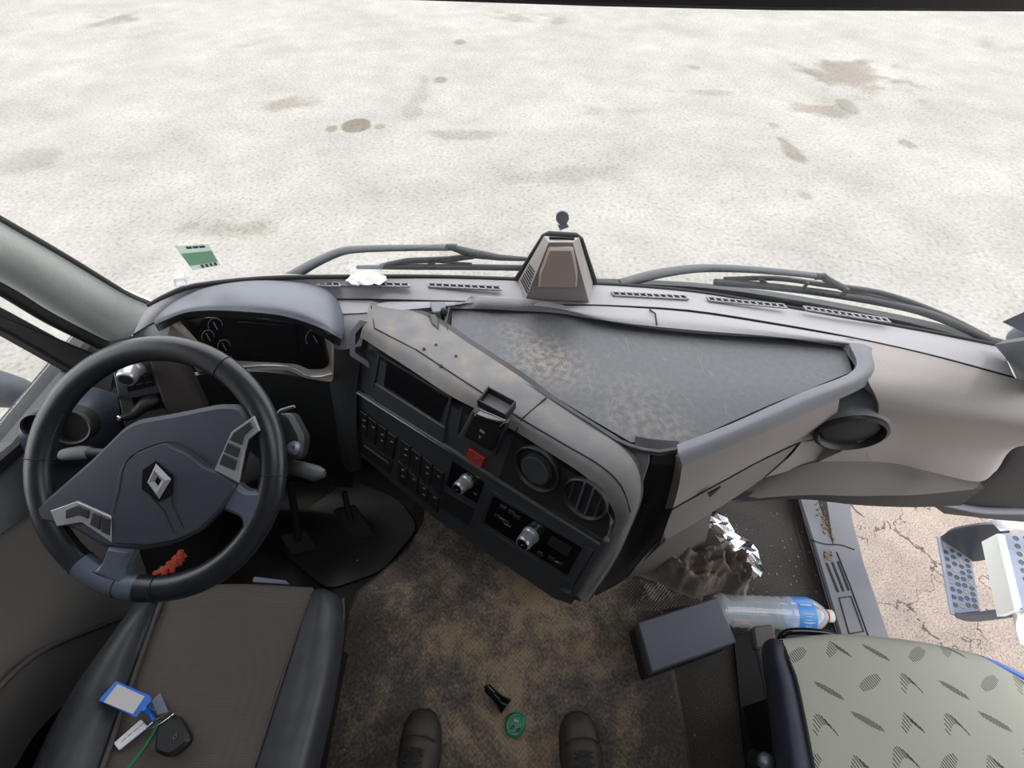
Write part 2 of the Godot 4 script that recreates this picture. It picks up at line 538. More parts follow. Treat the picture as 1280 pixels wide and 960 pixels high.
# ---------------------------------------------------------------- ground
func ground_texture(size: int, x0: float, z0: float, wide: float, stains: Array, cracked: bool) -> ImageTexture:
	var a := noise(101, 0.006, 5, 1024); a.convert(Image.FORMAT_L8)
	var b := noise(102, 0.24, 3, 1024); b.convert(Image.FORMAT_L8)
	var e := noise(103, 0.02, 4, 1024); e.convert(Image.FORMAT_L8)
	var c := noise(104, 0.007 if cracked else 0.012, 1, 1024, FastNoiseLite.TYPE_CELLULAR); c.convert(Image.FORMAT_L8)
	var da := a.get_data(); var db := b.get_data(); var de := e.get_data(); var dc := c.get_data()
	var out := PackedByteArray(); out.resize(size * size * 3)
	rng.seed = 77
	var boxes := []
	for s in stains:
		var reach: float = max(s[2], s[3]) * 1.6
		boxes.append([s[0] - reach, s[0] + reach, s[1] - reach, s[1] + reach])
	for y in size:
		var z := z0 + wide * (y + 0.5) / size
		var row := []
		for k in stains.size():
			if z > boxes[k][2] and z < boxes[k][3]: row.append(k)
		for x in size:
			var i := (y & 1023) * 1024 + (x & 1023)
			var lo := da[i] / 255.0; var hi := db[i] / 255.0; var md := de[i] / 255.0
			var t := 0.80 + (lo - 0.5) * 0.10 + (hi - 0.5) * (0.36 if cracked else 0.14) + (md - 0.5) * (0.10 if cracked else 0.08) + rng.randf_range(-0.03, 0.03)
			if hi < 0.34: t -= (0.34 - hi) * (0.9 if cracked else 0.5)
			var w := 0.0
			if cracked:
				var ii := ((y + int(md * 90)) & 1023) * 1024 + ((x + int(lo * 60 + md * 60)) & 1023)
				var cr := dc[ii] / 255.0
				if cr < 0.035 and md > 0.42: t -= 0.34
				w = 0.02
			if row.size() > 0:
				var px := x0 + wide * (x + 0.5) / size
				for k in row:
					if px > boxes[k][0] and px < boxes[k][1]:
						var s: Array = stains[k]
						var q: float = Vector2((px - s[0]) / s[2], (z - s[1]) / s[3]).length() + (md - 0.5) * s[5] + (lo - 0.5) * s[5]
						var f: float = s[4] * (1.0 - smoothstep(s[6], 1.0, q))
						t -= f
						w += f * 0.15
			var j := (y * size + x) * 3
			out[j] = int(clampf(t + w, 0, 1) * 252); out[j + 1] = int(clampf(t, 0, 1) * 249); out[j + 2] = int(clampf(t - 0.008 - w, 0, 1) * 245)
	return ImageTexture.create_from_image(Image.create_from_data(size, size, false, Image.FORMAT_RGB8, out))

func make_ground() -> void:
	var y := -1.2
	var stains := []
	for s in [[445, 157, 20, 9, 0.26, 0.15, 0.8], [415, 161, 9, 5, 0.2, 0.3, 0.6], [475, 158, 7, 4, 0.14, 0.3, 0.6], [362, 131, 46, 12, 0.15, 0.7, 0.3], [1075, 92, 64, 24, 0.17, 0.9, 0.5], [1010, 138, 44, 12, 0.15, 0.8, 0.5], [1062, 134, 12, 10, 0.14, 0.6, 0.5], [989, 188, 13, 18, 0.16, 0.7, 0.5],
			[550, 100, 10, 5, 0.18, 0.3, 0.6], [140, 27, 46, 9, 0.15, 0.7, 0.4], [300, 287, 80, 14, 0.12, 0.9, 0.2], [650, 22, 60, 9, 0.12, 0.9, 0.3], [868, 84, 9, 4, 0.12, 0.3, 0.5], [1135, 182, 14, 12, 0.14, 1.2, 0.5], [968, 157, 9, 5, 0.12, 0.4, 0.5], [580, 168, 60, 9, 0.08, 1.0, 0.3], [1010, 245, 16, 10, 0.12, 0.9, 0.5], [700, 220, 70, 14, 0.06, 1.1, 0.3],
			[400, 190, 18, 8, 0.06, 0.9, 0.3], [760, 140, 60, 8, 0.06, 1.1, 0.3], [1240, 60, 30, 8, 0.08, 0.9, 0.3], [30, 200, 40, 20, 0.07, 1.0, 0.3], [290, 60, 30, 8, 0.07, 1.0, 0.3], [575, 52, 8, 4, 0.15, 0.3, 0.5], [520, 130, 12, 34, 0.06, 1.0, 0.3], [880, 115, 90, 5, 0.08, 1.0, 0.3], [560, 300, 100, 20, 0.05, 1.1, 0.2]]:
		var c := at_h(s[0], s[1], y); var r := at_h(s[0] + s[2], s[1], y); var f := at_h(s[0], s[1] - s[3], y)
		stains.append([c.x, c.z, abs(r.x - c.x), abs(f.z - c.z), s[4], s[5], s[6]])
	var m := mat("concrete", Color(0.622, 0.616, 0.6), 0.9)
	m.albedo_texture = ground_texture(2048, -14.0, -22.0, 28.0, stains, false)
	var st := mesh()
	flat(st)
	var front := -1.95
	for q in [[-14.0, -22.0, 14.0, front]]:
		var p := [Vector3(q[0], y, q[1]), Vector3(q[2], y, q[1]), Vector3(q[2], y, q[3]), Vector3(q[0], y, q[3])]
		for t in [0, 1, 2, 0, 2, 3]:
			var v: Vector3 = p[t]
			vtx(st, v, Vector2((v.x + 14.0) / 28.0, (v.z + 22.0) / 28.0))
	struct(build(st, "ground", m), "pale stained concrete yard stretching out in front of the windscreen", "ground")
	var m2 := mat("asphalt", Color(0.595, 0.56, 0.545), 0.9)
	m2.albedo_texture = ground_texture(1024, 0.0, 0.0, 3.0, [], true)
	st = mesh()
	flat(st)
	var p2 := [Vector3(-14, y, front), Vector3(14, y, front), Vector3(14, y, 12), Vector3(-14, y, 12)]
	for t in [0, 1, 2, 0, 2, 3]:
		var v: Vector3 = p2[t]
		vtx(st, v, Vector2(v.x / 3.0, v.z / 3.0))
	struct(build(st, "ground", m2), "cracked pinkish grey asphalt below the open passenger door", "ground")

# ---------------------------------------------------------------- cab shell
func make_shell() -> void:
	var st := mesh()
	# floor: centre tunnel, driver's footwell, passenger's footwell
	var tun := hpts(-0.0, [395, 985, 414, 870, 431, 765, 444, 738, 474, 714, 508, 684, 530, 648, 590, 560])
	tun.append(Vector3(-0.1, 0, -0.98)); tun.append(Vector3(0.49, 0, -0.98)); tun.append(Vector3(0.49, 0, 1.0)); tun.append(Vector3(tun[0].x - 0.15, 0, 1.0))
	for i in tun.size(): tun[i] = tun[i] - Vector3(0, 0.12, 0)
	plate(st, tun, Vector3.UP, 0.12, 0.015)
	struct(build(st, "floor", mats.rubber_floor), "dusty dark rubber floor between the two seats, worn sandy in the middle with daylight painted in", "floor")
	st = mesh()
	span(st, Vector3(-1.12, -0.22, -1.0), Vector3(-0.34, -0.1, 1.0))  # footwell shade is put into a near-black floor colour
	struct(build(st, "floor", mats.dark_hole), "driver footwell floor under the steering wheel, shade put into its dark colour", "floor")
	st = mesh()
	span(st, Vector3(0.47, -0.22, -1.0), Vector3(1.17, -0.06, 1.0))
	struct(build(st, "floor", mats.carpet), "dark speckled carpet in the passenger footwell", "floor")
	st = mesh()
	span(st, Vector3(-1.2, -0.4, -1.06), Vector3(1.2, 0.55, -1.0))
	struct(build(st, "wall_front", mats.console_dark), "dark firewall under the dashboard", "wall")
	st = mesh()
	span(st, Vector3(-1.2, -0.3, 1.0), Vector3(1.25, 2.15, 1.06))
	struct(build(st, "wall_back", mats.panel), "grey rear wall of the cab", "wall")
	st = mesh()
	span(st, Vector3(-1.2, 2.1, -0.74), Vector3(1.25, 2.16, -0.15))  # roof spans leave an added, unseen hatch for daylight onto the floor
	span(st, Vector3(-1.2, 2.1, 0.55), Vector3(1.25, 2.16, 1.06))
	span(st, Vector3(-1.2, 2.1, -0.15), Vector3(-0.4, 2.16, 0.55))
	span(st, Vector3(0.4, 2.1, -0.15), Vector3(1.25, 2.16, 0.55))
	struct(build(st, "ceiling", mats.panel), "grey cab roof lining with an unseen opening added to let daylight in", "ceiling")
	# header above the windscreen, sloping a touch like the photo's dark strip
	st = mesh()
	var hd := []
	for q in [[440, -3], [480, 0], [600, 4], [750, 9], [970, 14], [1280, 15.5], [1440, 15]]: hd.append(at_d(q[0], q[1], 0.72) - Vector3(0, 0, 0.03))
	hd.push_front(Vector3(-1.15, (hd[0] as Vector3).y + 0.01, -0.75))
	hd.append(Vector3(1.2, (hd[hd.size() - 1] as Vector3).y, -0.75))
	hd.append(Vector3(1.2, 2.14, -0.75)); hd.append(Vector3(-1.15, 2.14, -0.75))
	plate(st, hd, Vector3(0, 0, 1), 0.03, 0.004)
	struct(build(st, "trim", mats.black), "black sun blind edge across the top of the windscreen", "trim")
	# left side: door below the window line, bar of the window frame, glass
	st = mesh()
	span(st, Vector3(-1.17, -0.3, -1.0), Vector3(-1.1, 0.765, 1.0), 0.01)
	struct(build(st, "wall_left", mats.rubber), "dark driver side wall below the window", "wall")
	st = mesh()
	span(st, Vector3(-1.17, 0.775, -0.25), Vector3(-1.1, 2.1, 1.0))
	span(st, Vector3(-1.17, 1.7, -0.75), Vector3(-1.1, 2.1, -0.25))
	struct(build(st, "wall_left", mats.panel), "grey side wall behind and above the driver's window", "wall")
	var pl := {"p": Vector3(-1.1, 0, 0), "n": Vector3(1, 0, 0)}
	var d := thing("door", "closed driver's door with black window frame left of the steering wheel", "door", Vector3(-1.1, -0.3, -0.4))
	d.set_meta("kind", "structure")
	st = mesh()
	plate(st, rounded(outline(pl, [-120, 330, 0, 391, 62, 424, 118, 447, 86, 468, 0, 420, -120, 360]), 0.008), pl.n, 0.03, 0.006)
	build(st, "window_frame", mats.rubber, d)
	st = mesh()
	plate(st, outline(pl, [-120, 650, 0, 553, 74, 465, 84, 480, 80, 500, 0, 578, -120, 690]), pl.n, 0.035, 0.008)
	build(st, "window_ledge", mats.console_dark, d)
	st = mesh()
	sheet(st, fine([[at_x(-150, 690, -1.085), at_x(0, 577, -1.085), at_x(46, 540, -1.07), at_x(90, 505, -1.05)],
		[at_x(-150, 750, -1.07), at_x(0, 622, -1.06), at_x(50, 590, -1.05), at_x(100, 560, -1.04)],
		[at_x(-150, 800, -1.04), at_x(0, 668, -1.03), at_x(52, 636, -1.03), at_x(110, 600, -1.03)]], 4, 4), 0.02)
	build(st, "armrest", mats.console, d)
	st = mesh()
	sheet(st, fine([[at_x(-180, 820, -1.04), at_x(0, 668, -1.04), at_x(52, 636, -1.04), at_x(130, 590, -1.04)],
		[at_x(-180, 900, -1.02), at_x(0, 770, -1.02), at_x(90, 720, -1.02), at_x(170, 680, -1.03)],
		[at_x(-180, 1000, -1.0), at_x(0, 860, -1.0), at_x(90, 800, -1.0), at_x(190, 740, -1.02)],
		[at_x(-180, 1100, -1.02), at_x(0, 980, -1.02), at_x(60, 900, -1.02), at_x(190, 780, -1.03)]], 5, 5), 0.02)
	build(st, "trim_panel", mats.door_trim, d)
	st = mesh()
	var pk := refine([at_x(-60, 930, -0.985), at_x(10, 848, -0.985), at_x(60, 810, -0.985), at_x(120, 785, -1.0), at_x(170, 765, -1.0)], 5)
	tube(st, pk, 0.006, 8)
	build(st, "pocket_edge", mats.post, d)
	st = mesh()
	span(st, Vector3(-1.142, 0.775, -0.95), Vector3(-1.138, 1.75, -0.25))
	var w := build(st, "window", mats.pane)
	struct(w, "clear driver's side window pane", "window")
	# left front pillar
	st = mesh()
	var p0 := [at_x(-80, 228, -1.02), at_x(0, 273, -0.99), at_x(83, 321, -0.965), at_x(154, 364, -0.935), at_x(187, 379, -0.895)]
	var p2 := [at_x(-80, 318, -1.09), at_x(0, 352, -1.09), at_x(62, 389, -1.085), at_x(128, 424, -1.06), at_x(162, 421, -1.0)]
	var p1 := []
	for i in 5: p1.append((p0[i] as Vector3).lerp(p2[i], 0.45) + Vector3(0.025, 0, 0.012))
	sheet(st, fine([p0, p1, p2], 5, 5), 0.02)
	struct(build(st, "trim", mats.trim_grey), "pale grey windscreen pillar trim left of the instrument hood", "trim")
	st = mesh()
	tube(st, refine([p0[0], p0[1], p0[2], p0[3], p0[4]], 4), 0.006, 6)
	struct(build(st, "trim", mats.rubber), "black rubber seal along the upper edge of the pillar", "trim")
	st = mesh()
	tube(st, refine([at_x(-80, 325, -1.08), at_x(0, 361, -1.08), at_x(62, 398, -1.075), at_x(132, 433, -1.05)], 4), 0.014, 8)
	struct(build(st, "trim", mats.rubber), "black seal along the lower edge of the pillar", "trim")
	# right pillar stub
	st = mesh()
	sheet(st, fine([[at_h(1243, 431, 0.9), at_h(1262, 428, 0.98), at_h(1330, 420, 1.25)], [at_h(1262, 455, 0.88), at_h(1282, 452, 0.98), at_h(1350, 450, 1.25)], [at_h(1278, 490, 0.84), at_h(1300, 494, 0.95), at_h(1370, 500, 1.2)]], 4, 4), 0.02)
	struct(build(st, "trim", mats.hood), "grey pillar foot at the right end of the dashboard", "trim")
	# right side behind and above the open door
	st = mesh()
	span(st, Vector3(1.16, -0.3, 0.22), Vector3(1.22, 2.1, 1.0))
	span(st, Vector3(1.16, 1.75, -0.75), Vector3(1.22, 2.1, 0.22))
	struct(build(st, "wall_right", mats.panel), "grey side wall behind the open passenger door", "wall")
	# windscreen
	st = mesh()
	var g := []
	for i in 9:
		var row := []
		for j in 17:
			var x := -0.97 + 2.1 * j / 16.0; var y := 0.86 + 0.72 * i / 8.0
			row.append(Vector3(x, y, -glass_z(x, y) - 0.004))
		g.append(row)
	sheet(st, g)
	struct(build(st, "window", mats.pane), "clear curved windscreen looking out on the yard", "window")

# ---------------------------------------------------------------- dashboard
func vent_row(st: SurfaceTool, dark: SurfaceTool, a: Vector3, b: Vector3, n: int, w: float) -> void:
	var x := (b - a).normalized()
	var z := x.cross(Vector3.UP).normalized()
	plate(dark, [a - z * w, b - z * w, b + z * w, a + z * w], Vector3.UP, 0.002)
	for i in n + 1:
		var c := a.lerp(b, float(i) / n) + Vector3.UP * 0.003
		bx(st, c, Vector3(0.0035, 0.004, w * 2.5), Basis(x, Vector3.UP, z).rotated(Vector3.UP, 0.5), 0.0)
	for s in [-1, 1]: bx(st, (a + b) * 0.5 + z * (w * s) + Vector3.UP * 0.003, Vector3(a.distance_to(b), 0.004, 0.003), Basis(x, Vector3.UP, z), 0.0)

func make_dash() -> void:
	var d := thing("dashboard", "wide grey plastic dashboard with a deep tray, running under the whole windscreen", "dashboard", Vector3(0.1, 0.4, -0.7))
	var st := mesh()
	var e := []; var m := []; var s := []
	for q in [[186, 382], [212, 368], [245, 357], [330, 348], [425, 346], [540, 346], [655, 350], [700, 353], [780, 357], [870, 365], [960, 380], [1050, 396], [1150, 413], [1248, 432]]: e.append(on_glass(q[0], q[1], -0.004))
	for q in [[166, 419], [196, 402], [240, 388], [330, 378], [425, 374], [540, 376], [650, 379], [700, 381], [760, 382], [860, 388], [960, 403], [1060, 421], [1160, 443], [1268, 472]]: s.append(at_h(q[0], q[1], 0.885))
	for i in e.size():
		m.append((e[i] as Vector3).lerp(s[i], 0.5) + Vector3(0, 0.002, 0))
	sheet(st, fine([e, m, s], 3, 3), 0.02)
	var dp := build(st, "defrost_panel", mats.pad, d)
	st = mesh()
	plate(st, hpts(0.80, [190, 410, 330, 385, 425, 372, 540, 374, 700, 378, 860, 385, 1000, 400, 1200, 448, 1230, 480, 1080, 480, 1060, 470, 850, 566, 790, 566, 690, 510, 600, 450, 560, 420, 480, 400, 430, 430, 330, 420, 200, 430]), Vector3.UP, 0.01)
	build(st, "core", mats.dark_hole, d)
	# rubber gasket at the glass
	st = mesh()
	tube(st, refine(e, 3), 0.006, 6)
	build(st, "glass_seal", mats.rubber, d)
	st = mesh()
	tube(st, refine(s, 3), 0.0022, 6)
	build(st, "seam", mats.dark_hole, d)
	for q in [[390, 356, 425, 357, 4, .916], [427, 356, 511, 357.5, 9, .909], [536, 357.5, 625, 361.5, 10, .897], [766, 368.5, 858, 373, 11, .877], [885, 375, 980, 384, 11, .874], [1006, 386.5, 1109, 402, 12, .874]]:
		st = mesh(); var dk := mesh()
		vent_row(st, dk, at_h(q[0], q[1], q[5]), at_h(q[2], q[3], q[5]), q[4], 0.0065)
		var v := build(dk, "defrost_vent", mats.dark_hole, d)
		build(st, "fins", mats.pad, v)
	# pad between the seam and the tray
	st = mesh()
	var r1 := hrow([425, 376, .884, 470, 377, .884, 545, 377, .884, 600, 378, .885, 650, 380, .885, 700, 382, .885, 760, 383, .885, 860, 390, .885, 960, 405, .885, 1060, 422, .885])
	var r2 := hrow([425, 382, .888, 470, 382, .888, 545, 379, .89, 600, 378.5, .89, 650, 381, .89, 700, 385, .892, 760, 395, .895, 860, 402, .895, 960, 413, .895, 1075, 430, .89])
	var r3 := hrow([425, 392, .886, 470, 390, .886, 552, 383, .888, 600, 378, .888, 645, 380, .888, 700, 387, .888, 760, 401, .89, 860, 412, .89, 960, 420, .89, 1062, 431, .885])
	sheet(st, fine([r1, r2, r3], 4, 3), 0.015)
	build(st, "front_pad", mats.pad, d)
	st = mesh()
	tube(st, [at_h(812, 387, .89), at_h(819, 392, .899), at_h(821, 406, .893)], 0.002, 5)
	build(st, "seam", mats.dark_hole, d)
	st = mesh()
	tube(st, [at_h(543, 378, .89), at_h(541, 392, .89)], 0.002, 5)
	build(st, "seam", mats.dark_hole, d)
	# tray
	var tray_px := [566, 384, 600, 379, 645, 381, 700, 388, 760, 401, 810, 409, 900, 416, 1000, 426, 1054, 432, 1064, 466, 960, 508, 850, 557, 788, 554, 740, 526, 680, 489, 610, 446, 564, 415]
	st = mesh()
	plate(st, hpts(0.866, tray_px), Vector3.UP, 0.004)
	build(st, "tray", mats.tray, d)
	st = mesh()
	var top := hpts(0.884, [562, 382, 600, 377.5, 645, 379, 700, 385, 760, 399, 810, 406.5, 900, 413, 1000, 423, 1059, 429, 1070, 466, 962, 512, 850, 562, 786, 558, 738, 530, 678, 493, 608, 450, 560, 416])
	var bot := hpts(0.868, tray_px)
	top.append(top[0]); bot.append(bot[0])
	var midr := []
	for i in top.size(): midr.append((top[i] as Vector3).lerp(bot[i], 0.5))
	sheet(st, [refine(top, 3), refine(midr, 3), refine(bot, 3)], 0.006)
	build(st, "tray_wall", mats.console, d)
	st = mesh()
	tube(st, refine(top, 3), 0.003, 8)
	build(st, "tray_lip", mats.console_dark, d)
	# left lid joint and latch at the tray corner
	st = mesh()
	plate(st, rounded(hpts(0.889, [537, 378, 556, 378, 558, 390, 541, 392]), 0.006), Vector3.UP, 0.004, 0.002)
	build(st, "corner_cap", mats.pad_dark, d)
	st = mesh()
	plate(st, hpts(0.882, [536, 395, 545, 396, 549, 402, 549, 416, 540, 408]), Vector3.UP, 0.01, 0.003)
	build(st, "latch", mats.console, d)
	st = mesh()
	lathe(st, at_h(555, 391, .885), Vector3.UP, [[0.0, 0.014], [0.006, 0.012], [0.009, 0.004], [0.009, -0.02]], 14, true)
	build(st, "rubber_stop", mats.rubber, d)
	# rim and passenger panel
	st = mesh()
	var rim := fine([hrow([846, 556, .889, 925, 525, .889, 1000, 491, .889, 1068, 462, .889, 1061, 428, .889]), hrow([849, 569, .893, 925, 538, .893, 1005, 503, .893, 1082, 468, .893, 1079, 430, .893]), hrow([853, 583, .872, 928, 551, .872, 1010, 516, .872, 1094, 474, .875, 1092, 436, .885])], 5, 4)
	sheet(st, rim, 0.015)
	build(st, "tray_rim", mats.pad_dark, d)
	st = mesh()
	var pg := fine([hrow([853, 582, .872, 890, 567, .872, 928, 551, .872, 970, 533, .872, 1010, 515, .87, 1050, 495, .87]), hrow([848, 610, .76, 882, 594, .76, 920, 575, .76, 962, 556, .76, 1004, 538, .76, 1045, 525, .76]), hrow([841, 636, .64, 873, 618, .64, 908, 599, .64, 950, 576, .64, 1000, 553, .64, 1040, 546, .66])], 4, 4)
	sheet(st, pg, 0.02)
	build(st, "glovebox_panel", mats.panel, d)
	st = mesh()
	sheet(st, fine([hrow([841, 637, .638, 873, 619, .638, 908, 600, .638, 950, 577, .638, 999, 554, .638]), hrow([832, 658, .55, 866, 640, .55, 903, 618, .55, 940, 598, .55, 978, 578, .55]), hrow([823, 679, .46, 858, 660, .46, 900, 634, .46, 928, 616, .46, 958, 597, .47])], 4, 4), 0.02)
	var lo := build(st, "lower_strip", mats.ribbed, d)
	st = mesh()
	var pq := plane3(at_h(841, 637, .645), at_h(950, 577, .645), at_h(866, 640, .555))
	plate(st, outline(pq, [884, 616, 900, 607, 893, 614, 886, 620], 0.012), pq.n, 0.004)
	build(st, "pull_slot", mats.dark_hole, lo)
	st = mesh()
	tube(st, [at_h(1000, 553, .645), at_h(990, 566, .6), at_h(978, 579, .555)], 0.0025, 5)
	tube(st, refine([at_h(841, 636.5, .645), at_h(873, 618.5, .645), at_h(908, 599.5, .645), at_h(950, 576.5, .645), at_h(999, 553.5, .645)], 3), 0.002, 5)
	build(st, "seam", mats.dark_hole, d)
	st = mesh()
	bx(st, at_h(958, 596, .48), Vector3(0.012, 0.01, 0.012), Basis.IDENTITY, 0.002)
	build(st, "stud", mats.dark_hole, d)
	# lower grey tunnel side under the passenger panel
	st = mesh()
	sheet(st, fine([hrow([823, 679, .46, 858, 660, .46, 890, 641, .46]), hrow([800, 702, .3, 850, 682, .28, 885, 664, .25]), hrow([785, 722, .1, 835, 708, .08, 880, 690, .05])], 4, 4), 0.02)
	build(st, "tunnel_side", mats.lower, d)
	# big pad on the passenger side: top, fold, face, underside
	st = mesh()
	var pad := fine([
		hrow([1050, 420, .885, 1120, 433, .885, 1190, 449, .885, 1268, 472, .885, 1330, 494, .885]),
		hrow([1072, 445, .887, 1133, 460, .886, 1198, 474, .883, 1278, 494, .88, 1340, 510, .88]),
		hrow([1086, 478, .882, 1142, 488, .878, 1206, 499, .872, 1283, 513, .868, 1345, 524, .868]),
		hrow([1098, 505, .85, 1150, 512, .848, 1214, 521, .842, 1288, 533, .838, 1350, 543, .838]),
		hrow([1094, 526, .79, 1146, 530, .79, 1214, 537, .785, 1287, 546, .78, 1350, 555, .78]),
		hrow([1072, 553, .70, 1128, 553, .69, 1194, 560, .68, 1244, 566, .67, 1272, 558, .69]),
		hrow([1024, 577, .575, 1108, 578, .58, 1160, 589, .575, 1222, 602, .57, 1246, 588, .6])], 6, 5)
	sheet(st, pad, 0.02)
	build(st, "passenger_pad", mats.panel, d)
	st = mesh()
	sheet(st, fine([hrow([1000, 553, .645, 1020, 550, .65, 1045, 540, .68, 1078, 545, .70]), hrow([988, 570, .59, 1012, 568, .59, 1045, 562, .62, 1080, 560, .66]), hrow([957, 597, .50, 1000, 585, .54, 1040, 577, .57, 1090, 576, .585])], 4, 4), 0.02)
	build(st, "corner_panel", mats.panel, d)
	st = mesh()
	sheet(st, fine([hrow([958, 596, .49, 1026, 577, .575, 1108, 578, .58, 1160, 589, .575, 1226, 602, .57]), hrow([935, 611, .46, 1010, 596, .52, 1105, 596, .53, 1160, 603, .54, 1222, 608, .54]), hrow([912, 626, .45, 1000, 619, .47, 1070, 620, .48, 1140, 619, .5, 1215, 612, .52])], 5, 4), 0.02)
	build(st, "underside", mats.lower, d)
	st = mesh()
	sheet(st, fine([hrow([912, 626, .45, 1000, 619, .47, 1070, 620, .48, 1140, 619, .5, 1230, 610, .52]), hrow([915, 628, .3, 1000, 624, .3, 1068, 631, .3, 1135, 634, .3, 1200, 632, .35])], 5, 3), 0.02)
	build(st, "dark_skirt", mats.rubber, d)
	# round vent in its bulging housing
	var c := at_h(1063, 541, 0.742)
	var ax := Vector3(-0.16, -0.1, 1.0).normalized()
	st = mesh()
	lathe(st, c, ax, [[0.0, -0.2], [0.07, -0.19], [0.079, -0.16], [0.079, -0.02], [0.076, -0.004], [0.07, 0.0]], 32, true)
	var vh := build(st, "vent_housing", mats.pad_dark, d)
	st = mesh()
	lathe(st, c, ax, [[0.073, -0.01], [0.073, 0.006], [0.066, 0.009], [0.061, 0.0], [0.058, -0.012]], 32)
	build(st, "vent_ring", mats.console_dark, vh)
	st = mesh()
	lathe(st, c, ax, [[0.06, -0.014], [0.055, -0.004], [0.0, 0.0]], 32)
	build(st, "vent_disc", mats.console_dark, vh)
	# dark recess between the console and the passenger panel
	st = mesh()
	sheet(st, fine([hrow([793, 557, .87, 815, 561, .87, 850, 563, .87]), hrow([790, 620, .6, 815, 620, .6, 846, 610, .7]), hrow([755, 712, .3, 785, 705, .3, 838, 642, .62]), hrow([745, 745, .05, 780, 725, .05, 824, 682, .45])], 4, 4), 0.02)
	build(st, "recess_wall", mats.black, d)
	st = mesh()
	var cj := plane3(at_h(790, 558, .872), at_h(812, 562, .872), at_h(800, 605, .80))
	plate(st, rounded(outline(cj, [784, 557, 811, 561, 812, 575, 802, 606, 793, 582]), 0.004), cj.n, 0.006, 0.002)
	build(st, "console_joint", mats.pad_dark, d)
	st = mesh()
	var cl := plane3(at_h(815, 562, .872), at_h(848, 562, .872), at_h(830, 578, .82))
	plate(st, rounded(outline(cl, [815, 561, 848, 562, 847, 578, 813, 577]), 0.004), cl.n, 0.006, 0.002)
	build(st, "recess_lid", mats.console, d)
	# pad left of the console and around the cluster, down to the knees
	st = mesh()
	sheet(st, fine([hrow([405, 376, .886, 425, 376, .886, 462, 378, .886]), hrow([412, 412, .875, 432, 405, .876, 456, 408, .876]), hrow([406, 432, .845, 428, 437, .84, 452, 432, .845])], 4, 4), 0.02)
	build(st, "knee_pad", mats.pad_dark, d)
	st = mesh()
	sheet(st, fine([hrow([406, 432, .844, 428, 437, .839, 452, 432, .844]), hrow([408, 446, .81, 428, 450, .81, 452, 446, .81]), hrow([412, 480, .72, 430, 495, .70, 446, 486, .72]), hrow([420, 530, .58, 432, 545, .56, 446, 548, .56]), hrow([426, 575, .42, 438, 590, .40, 452, 585, .42])], 4, 4), 0.02)
	build(st, "knee_panel", mats.console, d)  # front below the lit pad: shade put into a darker colour
	st = mesh()
	var pp := plane3(at_h(444, 410, .875), at_h(462, 405, .875), at_h(452, 452, .80))
	plate(st, outline(pp, [442, 416, 453, 404, 463, 408, 463, 456, 442, 438], 0.006), pp.n, 0.004, 0.001)
	var po := build(st, "side_pocket", mats.dark_hole, d)
	st = mesh()
	ring_plate(st, outline(pp, [437, 414, 450, 399, 466, 403, 466, 462, 437, 443], 0.006), pp.n, 0.008, 0.012)
	build(st, "pocket_rim", mats.pad_dark, po)
	# left end of the dashboard beside the hood
	st = mesh()
	sheet(st, fine([hrow([164, 421, .884, 192, 405, .887, 216, 396, .9]), hrow([156, 432, .865, 184, 420, .87, 211, 413, .885]), hrow([146, 450, .82, 172, 442, .83, 208, 438, .84]), hrow([135, 500, .68, 150, 480, .70, 205, 470, .75])], 4, 4))
	build(st, "side_pad", mats.pad_dark, d)
	# big dark lower body behind the wheel
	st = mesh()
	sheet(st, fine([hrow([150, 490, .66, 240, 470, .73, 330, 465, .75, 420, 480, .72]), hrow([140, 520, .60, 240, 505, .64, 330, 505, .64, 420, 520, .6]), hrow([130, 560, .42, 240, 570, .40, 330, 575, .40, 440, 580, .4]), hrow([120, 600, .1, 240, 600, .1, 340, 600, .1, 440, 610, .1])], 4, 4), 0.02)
	build(st, "knee_bolster", mats.console_dark, d)

